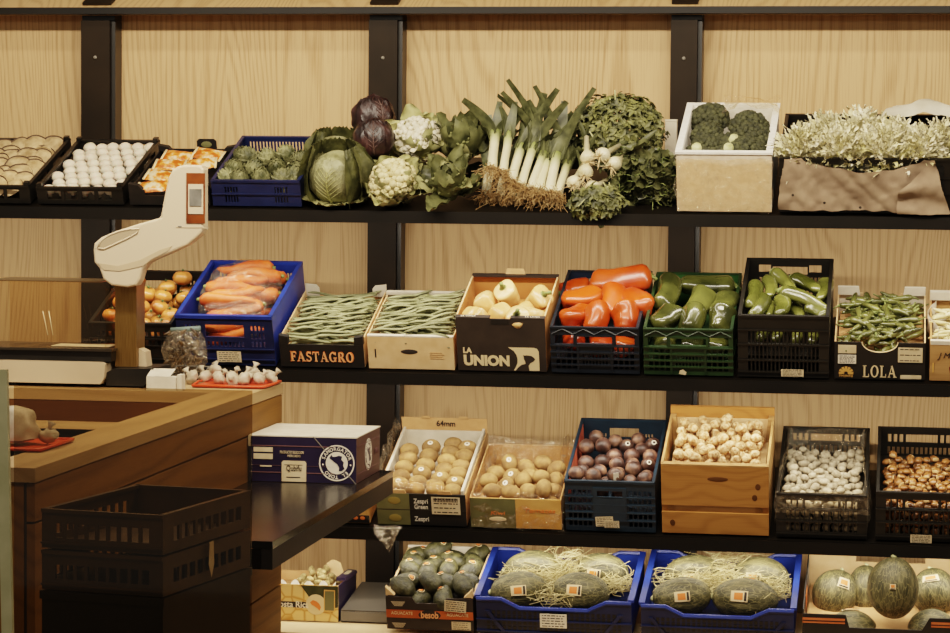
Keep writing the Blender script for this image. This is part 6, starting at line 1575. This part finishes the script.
# little white box, hooks, dark bag
p = at_z(161, 391, ZC)
r = root('white_card_box', TR(p.x, p.y, ZC+.001), 'small open white card box on the counter beside the scale', 'box')
w = 15.5*mpp(p.y)
part(r, 'carton', G().box(-w, w, 0, .05, 0, .043), M_CARDW); part(r, 'flap', G().add([(-w, .002, .044), (w*.6, .002, .044), (w*.45, .09, .062), (-w*1.2, .09, .062)], [(0, 1, 2, 3)]), M_CARDW)
part(r, 'side_carton', G().box(w+.001, w*1.35, .01, .05, 0, .05), M_CARDW)
p = at_z(184, 384, ZC)
r = root('wire_rack', TR(p.x, -.44-.02, ZC+.001), 'small wire hook rack standing on the counter between scale and garlic', 'rack')
zt = .048
part(r, 'top_wire', G().tube([(-.06, .0, zt), (.065, .0, zt)], .0022), M_GREY, True)
for k in range(4):
    x = -.055+.036*k; part(r, 'hook', G().tube([(x, 0, zt), (x-.006, -.008, zt-.01), (x-.012, -.012, .02), (x-.008, -.012, .002)], .002), M_GREY, True)
p = at(186, 352, -.40)
dk = G(); q = random.Random(3)
for k in range(60):
    c = Vector((q.gauss(0, .028), q.gauss(0, .02), q.gauss(0, .034))); d = Vector((q.uniform(-1, 1), q.uniform(-1, 1), q.uniform(-1, 1))).normalized()*.022
    dk.sweep([c-d, c+Vector((0, 0, .004)), c+d], [.002, .008, .002], 6)
zb = at(186, 381, -.40).z
place('dried_pepper_bag', proto(('contents', dk, M_BAGD), ('film', crumple(lambda u, v: Vector((math.cos(2*PI*u)*.062*(.75+.5*math.sin(PI*v)), math.sin(2*PI*u)*.035*(.7+.5*math.sin(PI*v)), -.07+.145*v)), 24, 10, .01, 3, 18), M_FILM), ('tie', G().sweep([(-.05, 0, .072), (.05, 0, .078)], [.008, .01], 8), mat('pale_teal', '#6f8079', rough=.5))), TR(p.x, -.405+.0, max(p.z, ZC+.085)), 'clear bag of dark dried peppers behind the small white box', 'bag')

# the scale
YS = -.78
def s_at(px, py, Y=YS): return at(px, py, Y)
x0, x1 = s_at(3, 372).x, s_at(104, 372).x; zt = s_at(50, 361).z; z0 = s_at(50, 384).z; z0 = max(z0, ZC+.012)
r = root('weighing_scale', TR(0, 0, 0), 'white shop weighing scale with tall column and display head on the counter', 'scale')
part(r, 'base', G().prism([(x0-.1, z0), (x1-.012, z0), (x1, z0+.02), (x1+.004, zt-.006), (x1-.006, zt), (x0-.1, zt)], YS, YS+.26), M_SCALEG)
part(r, 'foot', G().sweep([(x0+.03, YS+.03, ZC+.001), (x0+.03, YS+.03, z0)], [.014, .009], 10), M_BLACKP, True); part(r, 'foot', G().sweep([(x1-.03, YS+.2, ZC+.001), (x1-.03, YS+.2, z0)], [.014, .009], 10), M_BLACKP, True)
zp = s_at(50, 349).z
part(r, 'platter_frame', G().box(x0-.1, x1+.02, YS+.01, YS+.25, zt+.001, zp-.006), M_BLACKP)
part(r, 'platter', G().box(x0-.1, x1+.025, YS, YS+.26, zp-.005, zp+.003), mat('steel_platter', '#5c5447', rough=.25, metal=.8))
bx0, bx1 = s_at(103, 375).x, s_at(151, 375).x; bz = s_at(130, 368, YS+.05).z
part(r, 'column_foot', G().prism([(bx0+.004, ZC+.006), (bx1-.03, ZC+.006), (bx1, bz-.012), (bx1, bz+.002), (bx0+.03, bz), (bx0+.004, bz-.014)], YS+.02, YS+.22), M_BLACKP)
cx0, cx1 = s_at(115, 330, YS+.06).x, s_at(136.5, 330, YS+.06).x; ct = s_at(126, 283, YS+.06).z
part(r, 'column', G().prism([(cx0, bz+.003), (cx1, bz+.003), (cx1, ct), (cx0, ct)], YS+.06, YS+.15), M_BRUSH)
part(r, 'column_cover', G().prism([(cx1+.001, bz+.003), (cx1+.028, bz+.003), (cx1+.022, bz+.05), (cx1+.001, bz+.06)], YS+.08, YS+.14), M_SCALEG)
def prof(L_): return [(lambda v: (v.x, v.z))(s_at(a, b, YS+.03)) for a, b in L_]
ho = link('display_head', G().prism(prof([(96, 250), (97, 243), (104, 237), (118, 231), (140, 224), (161, 218), (163, 217), (166, 200), (171, 177), (175, 170), (180, 166.5), (186, 165), (201, 165), (204, 166), (206, 170), (206, 229), (203, 234), (190, 245), (170, 254), (158, 259), (150, 263), (145, 270), (142, 280), (139, 285), (130, 287), (114, 285), (106, 279), (102, 268), (97, 262)]), YS+.0, YS+.06).mesh('display_head', M_SCALE, False), None, r)
bv = ho.modifiers.new('bevel', 'BEVEL'); bv.width = .009; bv.segments = 3; bv.limit_method = 'ANGLE'; bv.angle_limit = R(50)
def fplate(nm, a, b, c, d, y, m, t=.002):
    A, B = s_at(a, c, YS), s_at(b, d, YS); return part(r, nm, G().box(min(A.x, B.x), max(A.x, B.x), YS-y-t, YS-y, min(A.z, B.z), max(A.z, B.z)), m)
fplate('rust_panel', 186.5, 205, 173, 223.5, .0004, M_SCREENR); fplate('screen_frame', 188.5, 203.5, 184, 214, .0026, M_SCALE); fplate('screen', 190, 202, 189, 206, .005, M_SCREEN)
fplate('seam', 176, 209, 227, 228, .0004, M_SCALEG, .001)
def sp_(L_, y): return [Vector((v.x, YS-y, v.z)) for v in [s_at(a, b, YS) for a, b in L_]]
rp_ = [(98, 248), (101, 241), (109, 235), (120, 231), (131, 229), (139, 229), (137, 233), (128, 238), (115, 244), (104, 249), (98, 248)]
part(r, 'tray_hollow_shade', G().prism([(v.x, v.z) for v in sp_(rp_[:-1], 0)], YS-.0016, YS-.0002), mat('tray_shade', '#a8957a', rough=.5))  # flat darker plate: shade inside the bowl put into its colour
part(r, 'tray_rim', G().sweep(sp_(rp_, .001), [.0032]*len(rp_), 6), M_SCALE, True)
part(r, 'lower_shell', G().prism([(v.x, v.z) for v in sp_([(98, 263), (118, 266), (140, 260), (160, 250), (172, 246), (168, 251), (152, 259), (143, 266), (120, 271), (104, 270)], 0)], YS-.002, YS-.0002), M_SCALEG)
part(r, 'button', G().ell(.007, .002, .003, 10, 6, M=TR(s_at(180, 227).x, YS-.001, s_at(180, 226.5).z)), M_GREY, True)
# clear bag box on the platter
a0, a1 = s_at(22, 300).x, s_at(104, 300).x; zc_ = s_at(60, 281).z; zb = zp+.004
r = root('acrylic_box', TR(0, 0, 0), 'clear acrylic bag dispenser standing on the scale platter', 'box')
n = 8; arc = [(a1-.02+.02*math.sin(PI/2*k/n), zc_-.02+.02*math.cos(PI/2*k/n)) for k in range(n+1)]
pl = [(a0-.12, zb), (a0-.12, zc_)]+arc+[(a1, zb)]
part(r, 'front_pane', G().prism(pl, YS+.02, YS+.024), M_ACRYL); part(r, 'back_pane', G().prism(pl, YS+.22, YS+.224), M_ACRYL)
part(r, 'top_pane', G().box(a0-.12, a1-.02, YS+.025, YS+.219, zc_-.004, zc_-.0005), mat('smoky_edge', '#5f4c33', rough=.3))
part(r, 'side_pane', G().box(a1-.004, a1, YS+.025, YS+.219, zb, zc_-.022), M_ACRYL)
part(r, 'bag_stack', G().box(a0+.075, a1-.004, YS+.06, YS+.16, zb+.001, zb+.003), M_CARDW)
for k in range(2):
    A, B = s_at(46+6*k-3, 311+k*0, YS+.02), s_at(52+5*k-4, 335, YS+.02); part(r, 'pale_streak', G().tube([Vector((A.x, YS+.0185, A.z)), Vector((B.x, YS+.0185, B.z))], .0012), M_CREAM, True)  # two thin pale lines drawn on the front pane

# projecting black side counter with the purple box
ps = at(393, 470.5, -.52); zS, xS = ps.z, ps.x
yn = at_z(257, 541, zS).y
r = root('side_counter', TR(XC+.006, 0, 0), 'thick black side counter projecting from the wooden counter', 'counter'); w = xS-XC-.006
part(r, 'counter_top', G().box(0, w, yn, -.52, zS-.02, zS), mat('gloss_black', '#14110d', '#1b1712', rough=.22, scale=6))
part(r, 'edge_board', G().box(w-.03, w, yn, -.52, zS-.074, zS-.021), mat('black_edge', '#191510', '#211c16', rough=.55, scale=6))
part(r, 'end_board', G().box(0, w-.031, yn, yn+.02, zS-.074, zS-.021), M_STEEL)
part(r, 'support_leg', G().box(.0, .02, yn+.03, yn+.1, .001, zS-.022), M_STEEL)
pf = at_z(356, 484, zS+.001); pl_ = at_z(249, 481, zS+.001)
dx = (pf-pl_); W = dx.length; ya = 0; L = .36; H = 46*mpp(pf.y)
r = root('purple_box', TR(pl_.x+W/2, pf.y, zS+.001), 'dark purple produce box with a round white bull emblem on the side counter', 'box')
part(r, 'front_panel', G().panel(W, H, .004, [], I4), M_PURPLE)
part(r, 'back_panel', G().panel(W, H, .004, [], TR(0, L-.004, 0)), M_PURPLE)
part(r, 'side_panel', G().panel(L-.01, H, .004, [], TR(-W/2, L/2, 0) @ RZ(-PI/2)), M_PURPLE); sp2 = part(r, 'side_panel', G().panel(L-.01, H, .004, [], TR(W/2, L/2, 0) @ RZ(PI/2)), M_PURPLES, label='plum-coloured side of the box')
part(r, 'base', G().box(-W/2+.005, W/2-.005, .006, L-.006, 0, .004), M_CARD)
part(r, 'lid', G().box(-W/2-.002, W/2+.002, -.001, L+.001, H+.0006, H+.004), M_CARDW)
part(r, 'lid_edge', G().box(-W/2-.003, -W/2+.004, -.004, -.0012, H-.03, H+.004), M_CARDW)
part(r, 'print_line', G().box(-W/2, W*.3, -.0012, -.0002, H*.79, H*.81).box(-W/2, W*.3, -.0012, -.0002, H*.2, H*.22).box(-W/2, W*.3, -.0012, -.0002, H*.36, H*.365), M_PURPLEL)
part(r, 'pale_print', G().box(-W*.46, -W*.28, -.0014, -.0002, H*.66, H*.76).box(-W*.46, -W*.28, -.0014, -.0002, H*.5, H*.62).box(-W*.4, -W*.29, -.0014, -.0002, H*.33, H*.36), M_TAG)
part(r, 'fold_line', G().box(-.0012, .0012, -.0014, -.0002, -.03, .03, TR(W*.16, 0, H*.86) @ RY(R(-42))).box(-.0012, .0012, -.0014, -.0002, -.03, .03, TR(W*.46, 0, H*.1) @ RY(R(-42))), M_GREY)
text(r, 'PRODUCTO SELECCION', .012, -W*.1, H*.66, -.0014, M_TAG, fit=W*.22); text(r, 'MERCADO', .01, -W*.08, H*.58, -.0014, M_TAG, fit=W*.12)
lab = part(r, 'paper_label', G().prism([(-W*.115, 0), (W*.115, 0), (W*.115, H*.42), (W*.1, H*.46), (-W*.1, H*.46), (-W*.115, H*.42)], -.0016, -.0004, TR(-W*.08, 0, .002)), M_TAG)
text(r, 'Qubifu', .024, -W*.08, H*.31, -.0024, M_INK, fit=W*.14); part(r, 'label_line', G().box(-W*.17, -W*.0, -.0022, -.0017, H*.38, H*.39).box(-W*.15, -W*.02, -.0022, -.0017, H*.1, H*.12), M_INK)
def ring(g, r0, r1, y0, y1, n=40):
    for i in range(n):
        a, b = 2*PI*i/n, 2*PI*(i+1)/n
        g.prism([(r0*math.cos(a), r0*math.sin(a)), (r1*math.cos(a), r1*math.sin(a)), (r1*math.cos(b), r1*math.sin(b)), (r0*math.cos(b), r0*math.sin(b))], y0, y1)
    return g
def emblem(M_, q, par):
    part(par, 'emblem_ring', ring(G(), q*.93, q, -.0012, -.0002), M_WHITEP, M=M_); part(par, 'emblem_disc', G().prism([(q*.62*math.cos(2*PI*i/32), q*.62*math.sin(2*PI*i/32)) for i in range(32)], -.0012, -.0002), M_WHITEP, M=M_)
    bull = [(-.42, .28), (-.3, .46), (-.22, .34), (-.05, .36), (.12, .42), (.3, .38), (.26, .2), (.4, .05), (.36, -.12), (.44, -.3), (.3, -.42), (.12, -.44), (.14, -.25), (.02, -.05), (-.14, .06), (-.26, .16)]
    part(par, 'printed_bull', G().prism([(a*q, b*q) for a, b in bull], -.0022, -.0013), M_PURPLE, M=M_)
    for s_, up, rad in (('SAMORGATOR', True, .775), ('EL TORO', False, .775)):
        n = len(s_); step = R(15.5 if up else 15)
        for i, chh in enumerate(s_):
            if chh == ' ': continue
            a = (PI/2 - (i-(n-1)/2)*step) if up else (-PI/2 - (i-(n-1)/2)*step)
            text(par, chh, q*.27, q*rad*math.cos(a), q*rad*math.sin(a), -.0012, M_WHITEP, M=M_, rot=(a-PI/2), bold=.0002)
    for sg in (-1, 1): part(par, 'printed_star', G().ell(q*.05, .001, q*.05, 8, 5, M=TR(sg*q*.78, -.001, -.1*q)), M_WHITEP, M=M_)
emblem(TR(W*.32, 0, H*.45), H*.4, r)
emblem(TR(W/2, L*.5, H*.52) @ RZ(PI/2), H*.36, r)
text(r, 'TVA', .03, .0, 0, 0, M_PURPLEL, M=TR(W/2+.001, L*.82, H*.5) @ RZ(PI/2))
part(r, 'side_line', G().box(0, .0012, .01, L-.01, H*.8, H*.82, TR(W/2+.0002, 0, 0)).box(0, .0012, .01, L-.01, H*.18, H*.2, TR(W/2+.0002, 0, 0)), M_PURPLEL)

# stacked dark crates, solid stand-ins for crates reflected in the glass
A = at(163, 598, -3.3); B = at_z(250, 567, A.z); Cc = at_z(28, 594, A.z)
dR = (B-A); dR.z = 0; Ls = dR.length; dR.normalize(); dF = Vector((dR.y, -dR.x, 0)); Wf = abs((Cc-A).dot(dF))
yaw = math.atan2(dF.y, dF.x)
M_DCR = mat('hazed_black_crate', '#3a2b1c', '#4a3825', rough=.35, scale=8)  # black plastic browned to imitate the haze of the glass
ctr = A - dF*(Wf/2)
h1 = .078
r = root('crate_dolly', Matrix.Translation((ctr.x, ctr.y, 0)) @ RZ(yaw), 'black plinth under the stacked dark crates, lower left', 'plinth')
part(r, 'plinth_body', G().box(-Wf/2, Wf/2, 0, Ls, .04, A.z-.02), M_BLACKP); part(r, 'plinth_top', G().box(-Wf/2-.004, Wf/2+.004, -.004, Ls+.004, A.z-.019, A.z-.001), M_BLACKP)
for sx in (-1, 1):
    for yy in (.04, Ls-.04): part(r, 'wheel', G().sweep([(sx*(Wf/2-.05)-.012, yy, .02), (sx*(Wf/2-.05)+.012, yy, .02)], [.02, .02], 12), M_BLACKP, True)
for k, w in enumerate(('lower one with a white tag', 'upper one')):
    f = fbox(Wf, Ls, h1, Matrix.Translation((ctr.x, ctr.y, A.z+.002+k*(h1+.012))) @ RZ(yaw))
    r = plastic('plastic_crate', f, M_DCR, 'dark plastic crate standing in for a reflected one, ' + w, fh=slotrow(-Wf*.4, Wf*.4, 9, .3*h1, .7*h1, .7), bh=[], sh=slotrow(-Ls*.4, Ls*.4, 9, .3*h1, .7*h1, .7), ribz=(.12,))
    if k == 0:
        part(r, 'hanging_tag', G().prism([(-.014, .0), (0, -.03), (.014, .0), (.01, .05), (-.01, .05)], -.0085, -.0075, TR(Wf/2, Ls*.5, h1*.5) @ RZ(PI/2)), M_TAG)
        part(r, 'inner_tray', G().box(-Wf/2+.01, Wf/2-.01, .01, Ls-.01, .02, .022), M_BLACKP)
# glass screen with its bright green edge
YG = -3.75
g0, g1 = at(14, 500, YG), at(251, 500, YG); ztop = at(130, 388, YG).z
r = root('glass_screen', TR(0, YG, 0), 'glass screen with painted reflection haze and pale green edge before the counter', 'screen')
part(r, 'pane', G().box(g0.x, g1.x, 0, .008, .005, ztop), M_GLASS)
e0, e1 = at(-4, 372, YG), at(11, 640, YG)
part(r, 'glass_edge', G().add([(e0.x, -.002, ztop+.03), (e0.x+.022, -.002, ztop+.03), (e1.x+.022, -.002, .005), (e1.x, -.002, .005), (e0.x, .01, ztop+.03), (e0.x+.022, .01, ztop+.03), (e1.x+.022, .01, .005), (e1.x, .01, .005)], [(0, 3, 2, 1), (4, 5, 6, 7), (0, 1, 5, 4), (1, 2, 6, 5), (2, 3, 7, 6), (3, 0, 4, 7)]), M_GLASSE)

# ================================================================== LIGHT
w = bpy.data.worlds.new('world'); bpy.context.scene.world = w; w.use_nodes = True
w.node_tree.nodes['Background'].inputs[0].default_value = (1.0, .87, .7, 1); w.node_tree.nodes['Background'].inputs[1].default_value = .15
def area(name, loc, rot, sx, sy, e, col=(1, .87, .7), spread=None):
    l = bpy.data.lights.new(name, 'AREA'); l.shape = 'RECTANGLE'; l.size = sx; l.size_y = sy; l.energy = e; l.color = col
    if spread: l.spread = spread
    o = bpy.data.objects.new(name, l); C.objects.link(o); o.location = loc; o.rotation_euler = rot; return o
xm = -1.3
area('ceiling_light', (xm, -1.9, 3.25), (R(40), 0, 0), 4.5, .12, 150)
area('aisle_light', (xm-.5, -4.5, 3.2), (R(50), 0, 0), 5, .8, 42)
for z, e in ((Z1, 24), (Z2, 24), (Z3, 18)):
    area('shelf_light', (xm, .03, z-.036), (R(32), 0, 0), 5.2, .03, e, (1, .88, .72))
area('rail_light', (xm, -.5, 3.25), (R(12), 0, 0), 5, .1, 22)
sc = bpy.context.scene
sc.view_settings.view_transform = 'Filmic'; sc.view_settings.look = 'Medium High Contrast'; sc.view_settings.exposure = .03
sc.cycles.use_denoising = True
sc.cycles.max_bounces = 6; sc.cycles.transparent_max_bounces = 12; sc.cycles.sample_clamp_indirect = 4
